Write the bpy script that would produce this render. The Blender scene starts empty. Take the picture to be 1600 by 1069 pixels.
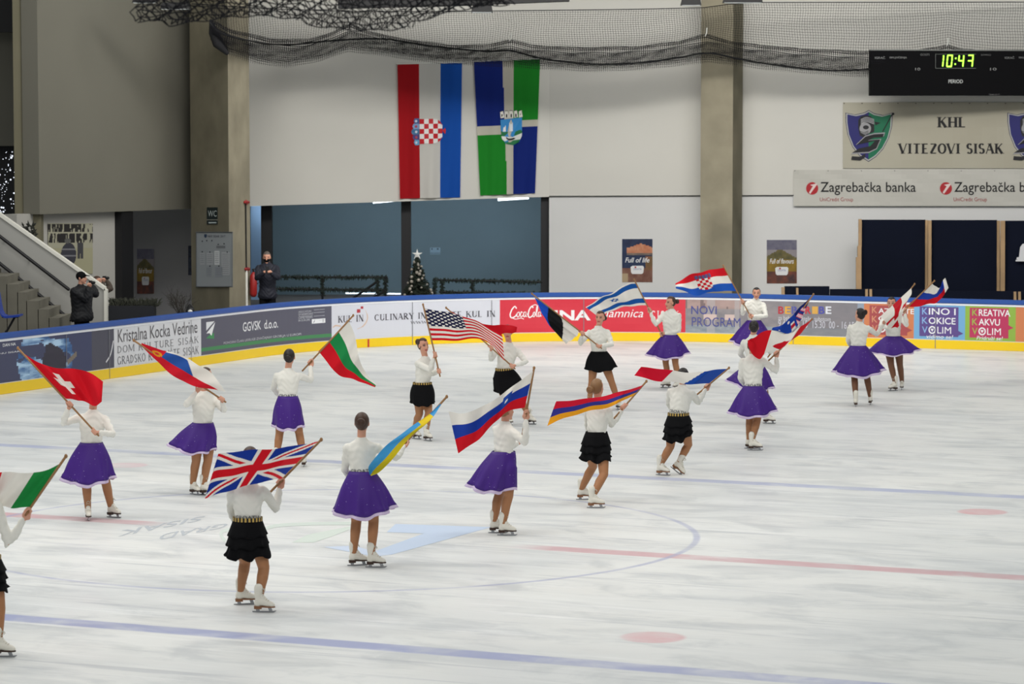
import bpy, bmesh, math, random
import numpy as np
from mathutils import Vector, Matrix

random.seed(7)
RNG = np.random.default_rng(7)
SC = bpy.context.scene
COL = SC.collection
PI = math.pi

# ---------------------------------------------------------------- camera
F_PX, CX, CY, Y_HOR, CAM_H = 4600.0, 800.0, 534.5, 205.0, 4.9
PITCH = math.atan((CY - Y_HOR) / F_PX)
cam_data = bpy.data.cameras.new('camera')
cam_data.sensor_width = 36.0
cam_data.sensor_fit = 'HORIZONTAL'
cam_data.lens = 36.0 * F_PX / 1600.0
cam_data.dof.use_dof = True; cam_data.dof.focus_distance = 40.0; cam_data.dof.aperture_fstop = 4.0
cam_data.clip_start, cam_data.clip_end = 0.5, 400.0
cam = bpy.data.objects.new('camera', cam_data)
cam.location = (0, 0, CAM_H)
cam.rotation_euler = (PI / 2 - PITCH, 0, 0)
COL.objects.link(cam)
SC.camera = cam

# ---------------------------------------------------------------- light and exposure
SC.view_settings.view_transform = 'Standard'
SC.view_settings.look = 'None'
SC.view_settings.gamma = 1.0
SC.view_settings.use_curve_mapping = False
SC.view_settings.exposure = 0.0
w = bpy.data.worlds.new('hall_air')
SC.world = w
w.use_nodes = True
w.node_tree.nodes['Background'].inputs[0].default_value = (0.92, 0.98, 1.0, 1)
w.node_tree.nodes['Background'].inputs[1].default_value = 0.30
def area(name, loc, size, power, colour=(1, 0.975, 0.93), target=None):
    L = bpy.data.lights.new(name, 'AREA'); L.shape = 'RECTANGLE'
    L.size, L.size_y = size; L.energy = power; L.color = colour
    o = bpy.data.objects.new(name, L); o.location = loc; COL.objects.link(o)
    if target is not None:
        o.rotation_euler = (Vector(target) - Vector(loc)).to_track_quat('-Z', 'Y').to_euler()
    return o
for i, (lx, ly) in enumerate([(-12, 32), (-4, 33), (-10, 42), (7, 38), (-5, 52), (13, 50), (4, 60)]):
    area('arena_light', (lx, ly, 13.5), (7, 5), 630)
area('arena_light', (-2, 16, 14), (12, 6), 1000, target=(-1, 54, 1))  # added fill aimed down the hall, brightens walls and skaters' fronts
o = area('wall_wash_fill', (2.5, 56, 12.5), (20, 2), 1200, target=(2.5, 76, 2.0)); o.data.spread = math.radians(120)  # added wall wash, no fixture there; brightens the back wall

# ---------------------------------------------------------------- helpers: space
def ray(px, py):
    x = (px - CX) / F_PX; y = -(py - CY) / F_PX
    ca, sa = math.cos(PITCH), math.sin(PITCH)
    return np.array([x, ca + y * sa, -sa + y * ca])
def P(px, py, D):                      # the point seen at a pixel of the photograph, D metres away along the hall
    d = ray(px, py)
    return np.array([0, 0, CAM_H]) + d * (D / d[1])
def G(px, py, z=0.0):                  # the point seen at a pixel, on the level z
    d = ray(px, py)
    return np.array([0, 0, CAM_H]) + d * ((z - CAM_H) / d[2])
def proj(p):
    ca, sa = math.cos(PITCH), math.sin(PITCH)
    x, y, z = p[0], p[1], p[2] - CAM_H
    f = y * ca - z * sa; u = y * sa + z * ca
    return CX + F_PX * x / f, CY - F_PX * u / f
YAW = math.radians(23.9)               # the rink lies turned in the hall
CU, SU = math.cos(YAW), math.sin(YAW)
def R2W(u, v, z=0.0): return np.array([u * CU + v * SU, -u * SU + v * CU, z])
def nrm(a):
    a = np.asarray(a, float); n = np.linalg.norm(a)
    return a / n if n > 1e-9 else a
def lin(c):                            # sRGB 0..255 -> linear
    return tuple(((x / 255) / 12.92 if x / 255 <= 0.04045 else ((x / 255 + 0.055) / 1.055) ** 2.4) for x in c[:3])

# ---------------------------------------------------------------- helpers: materials
MATS = {}
def mat(name, c, rough=0.6, spec=0.4, metal=0.0, emit=None, es=1.0, noise=None, bump=None, sheen=0.0):
    if name in MATS: return MATS[name]
    m = bpy.data.materials.new(name); m.use_nodes = True
    nt = m.node_tree; b = nt.nodes['Principled BSDF']
    L = lin(c)
    b.inputs['Base Color'].default_value = (*L, 1)
    b.inputs['Roughness'].default_value = rough
    b.inputs['Specular IOR Level'].default_value = spec
    b.inputs['Metallic'].default_value = metal
    if sheen: b.inputs['Sheen Weight'].default_value = sheen
    if emit:
        b.inputs['Emission Color'].default_value = (*lin(emit), 1); b.inputs['Emission Strength'].default_value = es
    if noise:                           # (scale, amount): mottled colour of the material itself
        tc = nt.nodes.new('ShaderNodeTexCoord'); n = nt.nodes.new('ShaderNodeTexNoise')
        n.inputs['Scale'].default_value = noise[0]; n.inputs['Detail'].default_value = 6
        r = nt.nodes.new('ShaderNodeValToRGB')
        a = noise[1]
        r.color_ramp.elements[0].position = 0.3; r.color_ramp.elements[1].position = 0.7
        r.color_ramp.elements[0].color = (*[x * (1 - a) for x in L], 1)
        r.color_ramp.elements[1].color = (*[min(1, x * (1 + a)) for x in L], 1)
        nt.links.new(tc.outputs['Object'], n.inputs['Vector']); nt.links.new(n.outputs['Fac'], r.inputs['Fac'])
        nt.links.new(r.outputs['Color'], b.inputs['Base Color'])
    if bump:
        tc = nt.nodes.new('ShaderNodeTexCoord'); n = nt.nodes.new('ShaderNodeTexNoise')
        n.inputs['Scale'].default_value = bump[0]; n.inputs['Detail'].default_value = 4
        bp = nt.nodes.new('ShaderNodeBump'); bp.inputs['Strength'].default_value = bump[1]; bp.inputs['Distance'].default_value = 0.02
        nt.links.new(tc.outputs['Object'], n.inputs['Vector']); nt.links.new(n.outputs['Fac'], bp.inputs['Height'])
        nt.links.new(bp.outputs['Normal'], b.inputs['Normal'])
    MATS[name] = m
    return m
def print_mat(name, rough, spec=0.3, trans=0.0):
    m = bpy.data.materials.new(name); m.use_nodes = True
    nt = m.node_tree; b = nt.nodes['Principled BSDF']
    a = nt.nodes.new('ShaderNodeVertexColor'); a.layer_name = 'ink'
    nt.links.new(a.outputs['Color'], b.inputs['Base Color'])
    b.inputs['Roughness'].default_value = rough; b.inputs['Specular IOR Level'].default_value = spec
    if trans:
        out = nt.nodes['Material Output']; t = nt.nodes.new('ShaderNodeBsdfTranslucent'); mx = nt.nodes.new('ShaderNodeMixShader')
        nt.links.new(a.outputs['Color'], t.inputs['Color']); mx.inputs[0].default_value = trans
        nt.links.new(b.outputs[0], mx.inputs[1]); nt.links.new(t.outputs[0], mx.inputs[2]); nt.links.new(mx.outputs[0], out.inputs['Surface'])
    MATS[name] = m
    return m
M_PRINT = print_mat('printed_sheet', 0.55)
M_FLAG = print_mat('flag_cloth', 0.8, 0.15, 0.25)

# ---------------------------------------------------------------- helpers: objects
def prop(o, label=None, cat=None, group=None, kind=None):
    if label: o['label'] = label
    if cat: o['category'] = cat
    if group: o['group'] = group
    if kind: o['kind'] = kind
    return o
def mesh_obj(name, verts, faces, m=None, parent=None, smooth=False, cols=None, mats=None, fmat=None):
    me = bpy.data.meshes.new(name)
    me.from_pydata([tuple(map(float, v)) for v in verts], [], [tuple(f) for f in faces])
    if m: me.materials.append(m)
    if mats:
        for x in mats: me.materials.append(x)
    if fmat is not None: me.polygons.foreach_set('material_index', np.asarray(fmat, dtype=np.int32))
    if cols is not None:
        at = me.color_attributes.new('ink', 'FLOAT_COLOR', 'CORNER')
        arr = []
        for p in me.polygons: arr += [(*cols[p.index], 1.0)] * p.loop_total
        at.data.foreach_set('color', np.asarray(arr, dtype=np.float32).ravel())
    if smooth: me.polygons.foreach_set('use_smooth', [True] * len(me.polygons))
    me.update()
    o = bpy.data.objects.new(name, me); COL.objects.link(o)
    if parent is not None: attach(o, parent)
    return o
def attach(o, parent):
    o.parent = parent
    o.matrix_parent_inverse = world_of(parent).inverted()
def world_of(o):
    mtx = Matrix.LocRotScale(o.location, o.rotation_euler, o.scale)
    return (world_of(o.parent) @ o.matrix_parent_inverse @ mtx) if o.parent else mtx
def empty(name, loc, label=None, cat=None, group=None):
    o = bpy.data.objects.new(name, None); o.location = tuple(map(float, loc)); o.empty_display_size = 0.1
    COL.objects.link(o); prop(o, label, cat, group)
    return o
class MB:
    """collects shapes that belong to ONE mesh"""
    def __init__(s): s.v = []; s.f = []; s.c = []
    def add(s, v, f, c=None):
        n = len(s.v); s.v += [tuple(x) for x in v]; s.f += [tuple(i + n for i in q) for q in f]; s.c += [c] * len(f); return s
    def box(s, c, d, ax=None, c_=None):
        ax = ax if ax is not None else np.eye(3)
        pts = [np.asarray(c) + ax[0] * d[0] * a / 2 + ax[1] * d[1] * b / 2 + ax[2] * d[2] * e / 2 for a in (-1, 1) for b in (-1, 1) for e in (-1, 1)]
        return s.add(pts, [(0, 1, 3, 2), (4, 6, 7, 5), (0, 4, 5, 1), (2, 3, 7, 6), (0, 2, 6, 4), (1, 5, 7, 3)], c_)
    def prism(s, plan, z0, z1, c_=None):          # plan: list of (x, y); z0/z1 numbers or lists
        n = len(plan)
        z0 = z0 if hasattr(z0, '__len__') else [z0] * n; z1 = z1 if hasattr(z1, '__len__') else [z1] * n
        v = [(p[0], p[1], z0[i]) for i, p in enumerate(plan)] + [(p[0], p[1], z1[i]) for i, p in enumerate(plan)]
        f = [tuple(range(n))[::-1], tuple(range(n, 2 * n))] + [(i, (i + 1) % n, n + (i + 1) % n, n + i) for i in range(n)]
        return s.add(v, f, c_)
    def extr(s, face, off, c_=None):              # a polygon in space pushed along off
        n = len(face); off = np.asarray(off, float)
        v = [np.asarray(p, float) for p in face]; v = v + [p + off for p in v]
        f = [tuple(range(n))[::-1], tuple(range(n, 2 * n))] + [(i, (i + 1) % n, n + (i + 1) % n, n + i) for i in range(n)]
        return s.add(v, f, c_)
    def tube(s, pts, r, n=10, round_=True, c_=None, flat=None):
        v, f = tube(pts, r, n, round_, flat); return s.add(v, f, c_)
    def ball(s, c, ax, seg=14, ring=9, c_=None):
        v, f = ball(c, ax, seg, ring); return s.add(v, f, c_)
    def out(s, name, m, parent=None, smooth=False):
        return mesh_obj(name, s.v, s.f, m, parent, smooth, cols=s.c if (s.c and s.c[0] is not None) else None)
def tube(pts, r, n=10, round_=True, flat=None):
    pts = [np.asarray(p, float) for p in pts]; k = len(pts)
    r = list(r) if hasattr(r, '__len__') else [r] * k
    T = []
    for i in range(k):
        a = pts[max(i - 1, 0)]; b = pts[min(i + 1, k - 1)]; T.append(nrm(b - a))
    if round_:
        e0, e1 = T[0], T[-1]
        pts = [pts[0] - e0 * r[0] * .92, pts[0] - e0 * r[0] * .6] + pts + [pts[-1] + e1 * r[-1] * .6, pts[-1] + e1 * r[-1] * .92]
        T = [e0, e0] + T + [e1, e1]; r = [r[0] * .38, r[0] * .8] + r + [r[-1] * .8, r[-1] * .38]; k += 4
    up = np.array([0, 0, 1.0])
    if abs(T[0] @ up) > .9: up = np.array([1.0, 0, 0])
    A = nrm(np.cross(T[0], up)); v = []
    for i in range(k):
        A = nrm(A - T[i] * (A @ T[i])); B = np.cross(T[i], A)
        for j in range(n):
            t = 2 * PI * j / n; v.append(pts[i] + A * r[i] * math.cos(t) + B * r[i] * math.sin(t) * (flat or 1))
    f = [(i * n + j, i * n + (j + 1) % n, (i + 1) * n + (j + 1) % n, (i + 1) * n + j) for i in range(k - 1) for j in range(n)]
    f += [tuple(range(n))[::-1], tuple(range((k - 1) * n, k * n))]
    return v, f
def ball(c, ax, seg=14, ring=9):
    c = np.asarray(c, float); ax = np.asarray(ax, float)
    if ax.ndim == 0: ax = np.eye(3) * ax
    elif ax.ndim == 1: ax = np.diag(ax)
    v = [c + ax[2]]
    for i in range(1, ring):
        a = PI * i / ring
        for j in range(seg):
            t = 2 * PI * j / seg
            v.append(c + ax[2] * math.cos(a) + (ax[0] * math.cos(t) + ax[1] * math.sin(t)) * math.sin(a))
    v.append(c - ax[2]); L = len(v) - 1
    f = [(0, 1 + j, 1 + (j + 1) % seg) for j in range(seg)]
    for i in range(ring - 2):
        for j in range(seg):
            a = 1 + i * seg + j; b = 1 + i * seg + (j + 1) % seg
            f.append((a, a + seg, b + seg, b))
    k = 1 + (ring - 2) * seg
    f += [(k + j, L, k + (j + 1) % seg) for j in range(seg)]
    return v, f
def remesh(mb, voxel, smooth=2, name='tmp'):
    me = bpy.data.meshes.new(name); me.from_pydata([tuple(map(float, v)) for v in mb.v], [], mb.f)
    bm = bmesh.new(); bm.from_mesh(me); bmesh.ops.recalc_face_normals(bm, faces=bm.faces); bm.to_mesh(me); bm.free()
    o = bpy.data.objects.new(name, me); COL.objects.link(o)
    r = o.modifiers.new('r', 'REMESH'); r.mode = 'VOXEL'; r.voxel_size = voxel; r.use_smooth_shade = True
    if smooth:
        s = o.modifiers.new('s', 'SMOOTH'); s.iterations = smooth; s.factor = 0.5
    dg = bpy.context.evaluated_depsgraph_get(); dg.update()
    out = bpy.data.meshes.new_from_object(o.evaluated_get(dg))
    bpy.data.objects.remove(o); bpy.data.meshes.remove(me)
    out.name = name
    return out
def place_mesh(name, me, m, parent):
    me.materials.clear()
    for x in (m if isinstance(m, (list, tuple)) else [m]): me.materials.append(x)
    o = bpy.data.objects.new(name, me); COL.objects.link(o)
    if parent is not None: attach(o, parent)
    return o
def spline(pts, n):                      # smooth curve through points, n samples spaced evenly
    pts = np.asarray(pts, float)
    if len(pts) == 2: return pts[0] + (pts[1] - pts[0]) * np.linspace(0, 1, n)[:, None]
    e = np.vstack([2 * pts[0] - pts[1], pts, 2 * pts[-1] - pts[-2]]); out = []
    for i in range(1, len(e) - 2):
        p0, p1, p2, p3 = e[i - 1:i + 3]
        for t in np.linspace(0, 1, 24, endpoint=False):
            out.append(.5 * (2 * p1 + (p2 - p0) * t + (2 * p0 - 5 * p1 + 4 * p2 - p3) * t * t + (3 * p1 - p0 - 3 * p2 + p3) * t ** 3))
    out.append(pts[-1]); out = np.array(out)
    s = np.r_[0, np.cumsum(np.linalg.norm(np.diff(out, axis=0), axis=1))]
    q = np.linspace(0, s[-1], n)
    return np.stack([np.interp(q, s, out[:, k]) for k in range(out.shape[1])], 1)
def vnoise(x, y, seed=0):                # cheap value noise 0..1
    def h(i, j): 
        t = math.sin(i * 127.1 + j * 311.7 + seed * 74.7) * 43758.5453
        return t - math.floor(t)
    i, j = math.floor(x), math.floor(y); a, b = x - i, y - j
    a = a * a * (3 - 2 * a); b = b * b * (3 - 2 * b)
    return (h(i, j) * (1 - a) + h(i + 1, j) * a) * (1 - b) + (h(i, j + 1) * (1 - a) + h(i + 1, j + 1) * a) * b
def fbm(x, y, seed=0): return .55 * vnoise(x, y, seed) + .3 * vnoise(2.1 * x, 2.1 * y, seed + 1) + .15 * vnoise(4.3 * x, 4.3 * y, seed + 2)
def mixc(a, b, t):
    t = min(1, max(0, t)); return tuple(x * (1 - t) + y * t for x, y in zip(a, b))

# ---------------------------------------------------------------- helpers: writing
_TX = {}
def raw_text(s, bold, shear):
    cu = bpy.data.curves.new('t', 'FONT'); cu.body = s; cu.size = 1; cu.offset = 0.0 if 'M' in s else bold * .6; cu.shear = shear; cu.resolution_u = 3
    o = bpy.data.objects.new('t', cu); me = o.to_mesh()
    v = np.array([x.co[:2] for x in me.vertices]).reshape(-1, 2); f = [tuple(p.vertices) for p in me.polygons]
    o.to_mesh_clear(); bpy.data.objects.remove(o); bpy.data.curves.remove(cu)
    return v, f
def text_shape(s, bold=0.0, shear=0.0):
    k = (s, bold, shear)
    if k in _TX: return _TX[k]
    pl = s.translate(str.maketrans('čšžćČŠŽĆ', 'cszcCSZC'))
    v, f = raw_text(pl, bold, shear)
    for i, ch in enumerate(s):           # hooks over the letters
        if ch not in 'čšžćČŠŽĆ': continue
        g, _ = raw_text(pl[:i + 1], bold, shear); c, _ = raw_text(pl[i], bold, shear)
        x1 = g[:, 0].max(); wd = c[:, 0].max() - c[:, 0].min(); xm = x1 - wd / 2; y = c[:, 1].max() + .05
        pts = [(xm - .11, y + .13), (xm, y), (xm + .11, y + .13)] if ch not in 'ćĆ' else [(xm - .03, y), (xm + .07, y + .14)]
        for p, q in zip(pts, pts[1:]):
            d = nrm(np.subtract(q, p)); n_ = np.array([-d[1], d[0]]) * .035; m = len(v)
            v = np.vstack([v, p + n_, p - n_, np.array(q) - n_, np.array(q) + n_]); f = f + [(m, m + 1, m + 2, m + 3)]
    if len(v):
        v = v - v.min(0); v = v / np.maximum(v.max(0), 1e-6)
    _TX[k] = (v, f); return v, f
# serif capitals as strokes on a 0..1 box: (thick?, points)
_S = {'A': [(0, (0.06, 0, .46, 1)), (1, (.48, 1, .92, 0)), (0, (.2, .36, .74, .36))], 'C': [(2, 'arc', .5, .5, .42, .47, 40, 320)],
 'D': [(1, (.18, 0, .18, 1)), (2, 'arc', .2, .5, .62, .47, -90, 90)], 'E': [(1, (.2, 0, .2, 1)), (0, (.2, .96, .85, .96)), (0, (.2, .5, .7, .5)), (0, (.2, .04, .88, .04))],
 'G': [(2, 'arc', .5, .5, .42, .47, 40, 340), (1, (.84, 0.05, .84, .42))], 'H': [(1, (.16, 0, .16, 1)), (1, (.84, 0, .84, 1)), (0, (.16, .5, .84, .5))],
 'I': [(1, (.5, 0, .5, 1))], 'K': [(1, (.18, 0, .18, 1)), (0, (.2, .4, .85, 1)), (1, (.42, .6, .9, 0))], 'L': [(1, (.2, 0, .2, 1)), (0, (.2, .04, .86, .04))],
 'M': [(0, (.08, 0, .12, 1)), (1, (.12, 1, .5, .1)), (0, (.5, .1, .88, 1)), (1, (.9, 1, .9, 0))], 'N': [(0, (.14, 0, .14, 1)), (1, (.14, 1, .86, 0)), (0, (.86, 0, .86, 1))],
 'O': [(2, 'arc', .5, .5, .42, .47, 0, 360)], 'R': [(1, (.18, 0, .18, 1)), (2, 'arc', .22, .74, .5, .24, -90, 90), (1, (.4, .5, .92, 0))],
 'S': [(2, 'arc', .5, .74, .32, .23, 30, 270), (2, 'arc', .5, .26, .34, .23, 90, -150)], 'T': [(1, (.5, 0, .5, 1)), (0, (.08, .96, .92, .96))],
 'U': [(1, (.18, 1, .18, .3)), (2, 'arc', .5, .3, .32, .27, 180, 360), (0, (.82, .3, .82, 1))], 'V': [(1, (.06, 1, .5, 0)), (0, (.5, 0, .94, 1))],
 'Y': [(1, (.06, 1, .5, .48)), (0, (.5, .48, .94, 1)), (1, (.5, .5, .5, 0))], 'Z': [(0, (.1, .96, .9, .96)), (1, (.86, .96, .14, .04)), (0, (.1, .04, .9, .04))],
 'W': [(1, (.03, 1, .27, 0)), (0, (.27, 0, .5, .9)), (1, (.5, .9, .73, 0)), (0, (.73, 0, .97, 1))], 'B': [(1, (.18, 0, .18, 1)), (2, 'arc', .22, .75, .5, .23, -90, 90), (2, 'arc', .22, .27, .58, .25, -90, 90)]}
_W = {'I': .42, 'M': 1.15, 'W': 1.3, 'E': .8, 'L': .78, 'S': .72, 'Z': .82, ' ': .5, 'Š': .72, 'Ž': .85}
def ribbon(pts, w):                      # flat stroke of width w (number or list)
    pts = np.asarray(pts, float); n = len(pts); w = w if hasattr(w, '__len__') else [w] * n
    v = []; f = []
    for i in range(n):
        t = nrm(pts[min(i + 1, n - 1)] - pts[max(i - 1, 0)]); q = np.array([-t[1], t[0]]) * w[i] / 2
        v += [pts[i] + q, pts[i] - q]
    return v, [(2 * i, 2 * i + 1, 2 * i + 3, 2 * i + 2) for i in range(n - 1)]
def serif_shape(s, thick=.17, thin=.07, track=.13):
    V = []; Fc = []; x = 0
    def put(v, f):
        n = len(V); V.extend(v); Fc.extend([tuple(i + n for i in q) for q in f])
    for ch in s:
        caron = ch in 'ŠŽČ'; c = {'Š': 'S', 'Ž': 'Z', 'Č': 'C'}.get(ch, ch); wd = _W.get(ch, .92)
        for st in _S.get(c, []):
            if st[0] == 2:
                _, _, ax, ay, rx, ry, a0, a1 = st
                A = np.radians(np.linspace(a0, a1, 20)); pp = np.stack([x + (ax + rx * np.cos(A)) * wd, ay + ry * np.sin(A)], 1)
                put(*ribbon(pp, [thin + (thick - thin) * abs(math.cos(t)) ** 1.3 for t in A]))
            else:
                x0, y0, x1, y1 = st[1]; w = thick if st[0] else thin
                put(*ribbon([(x + x0 * wd, y0), (x + x1 * wd, y1)], w))
                for (ex, ey) in ((x0, y0), (x1, y1)):
                    if ey in (0, 1) or (c in 'AVY' and ey in (0, 1)):
                        put(*ribbon([(x + ex * wd - w * .9, ey + (.03 if ey == 0 else -.03)), (x + ex * wd + w * .9, ey + (.03 if ey == 0 else -.03))], .06))
        if caron: put(*ribbon([(x + .3 * wd, 1.25), (x + .5 * wd, 1.08), (x + .7 * wd, 1.25)], .07))
        x += wd + track
    V = np.array(V); V[:, 0] -= V[:, 0].min(); V[:, 0] /= V[:, 0].max()
    return V, Fc
class Sheet:
    """flat print on a surface: mp(a, b, lift) -> point; one mesh per named layer"""
    def __init__(s, mp): s.mp = mp; s.L = {}
    def raw(s, layer, v, f, c, lift):
        mb = s.L.setdefault(layer, MB()); c = lin(c)
        mb.add([s.mp(p[0], p[1], lift) for p in v], f, c)
    def poly(s, layer, pts, c, lift=.004): s.raw(layer, pts, [tuple(range(len(pts)))], c, lift)
    def rect(s, layer, x0, y0, x1, y1, c, lift=.004, nx=1):
        xs = np.linspace(x0, x1, nx + 1); v = [(x, y) for x in xs for y in (y0, y1)]
        s.raw(layer, v, [(2 * i, 2 * i + 2, 2 * i + 3, 2 * i + 1) for i in range(nx)], c, lift)
    def grid(s, layer, x0, y0, x1, y1, nx, ny, fn, lift=.003):
        mb = s.L.setdefault(layer, MB()); n = len(mb.v)
        for j in range(ny + 1):
            for i in range(nx + 1): mb.v.append(tuple(s.mp(x0 + (x1 - x0) * i / nx, y0 + (y1 - y0) * j / ny, lift)))
        for j in range(ny):
            for i in range(nx):
                a = n + j * (nx + 1) + i; mb.f.append((a, a + 1, a + nx + 2, a + nx + 1)); mb.c.append(lin(fn((i + .5) / nx, (j + .5) / ny)))
    def text(s, layer, t, x0, y0, x1, y1, c, bold=0.0, shear=0.0, serif=False, lift=.007, thick=.17, thin=.07):
        v, f = serif_shape(t, thick, thin) if serif else text_shape(t, bold, shear)
        if len(v): s.raw(layer, [(x0 + p[0] * (x1 - x0), y0 + p[1] * (y1 - y0)) for p in v], f, c, lift)
    def line(s, layer, pts, w, c, lift=.006, n=None):
        if n: pts = spline(pts, n)
        v, f = ribbon(pts, w); s.raw(layer, v, f, c, lift)
    def disc(s, layer, x, y, rx, ry, c, lift=.005, n=28):
        s.poly(layer, [(x + rx * math.cos(2 * PI * i / n), y + ry * math.sin(2 * PI * i / n)) for i in range(n)], c, lift)
    def out(s, parent, m=M_PRINT, thick=0.0):
        for k, mb in s.L.items():
            o = mb.out(k.split('#')[0], m, parent)
        return parent

# ================================================================ the rink
U_L, U_R, V_END, R_C, V_NEAR = -30.86, -1.9, 64.45, 8.5, 8.0
V_RED, V_BN, V_BF = 31.63, 24.87, 38.68
def board_path():
    q = [(U_L, v) for v in np.linspace(V_NEAR, V_END - R_C, 60)]
    q += [(U_L + R_C - R_C * math.cos(a), V_END - R_C + R_C * math.sin(a)) for a in np.linspace(0, PI / 2, 60)[1:]]
    q += [(u, V_END) for u in np.linspace(U_L + R_C, U_R - R_C, 30)[1:]]
    q += [(U_R - R_C + R_C * math.sin(a), V_END - R_C + R_C * math.cos(a)) for a in np.linspace(0, PI / 2, 30)[1:]]
    q += [(U_R, v) for v in np.linspace(V_END - R_C, 48, 8)[1:]]
    return np.array([R2W(*p)[:2] for p in q])
BP = board_path()
BT = np.array([nrm(BP[min(i + 1, len(BP) - 1)] - BP[max(i - 1, 0)]) for i in range(len(BP))])
BN = np.stack([-BT[:, 1], BT[:, 0]], 1)          # outward, away from the ice
BS = np.r_[0, np.cumsum(np.linalg.norm(np.diff(BP, axis=0), axis=1))]
def board(s, z, off=0.0):                        # off > 0 away from the ice
    x = np.interp(s, BS, BP[:, 0]); y = np.interp(s, BS, BP[:, 1]); nx = np.interp(s, BS, BN[:, 0]); ny = np.interp(s, BS, BN[:, 1])
    return np.array([x + nx * off, y + ny * off, z])
_bs = np.linspace(0, BS[-8], 3000)
def s_of(px, z):
    xs = np.array([proj(board(s, z))[0] for s in _bs[::6]]); ss = _bs[::6]
    k = np.argmax(xs > px); 
    return np.interp(px, xs[k - 1:k + 1], ss[k - 1:k + 1])
def sz(px, py):                                  # where a pixel of the photograph meets the boards
    z = .6
    for _ in range(3):
        s = s_of(px, z); p = board(s, 0); z = P(px, py, p[1])[2]
    return s, z
def sweep(prof, parent, name, m, s0=None, s1=None, n=None):
    idx = range(len(BP)); v = []; f = []; k = len(prof)
    for i in idx:
        for (o, z) in prof: v.append((BP[i, 0] + BN[i, 0] * o, BP[i, 1] + BN[i, 1] * o, z))
    for i in range(len(BP) - 1):
        for j in range(k): f.append((i * k + j, i * k + (j + 1) % k, (i + 1) * k + (j + 1) % k, (i + 1) * k + j))
    f += [tuple(range(k)), tuple(range((len(BP) - 1) * k, len(BP) * k))[::-1]]
    return mesh_obj(name, v, f, m, parent)

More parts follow.
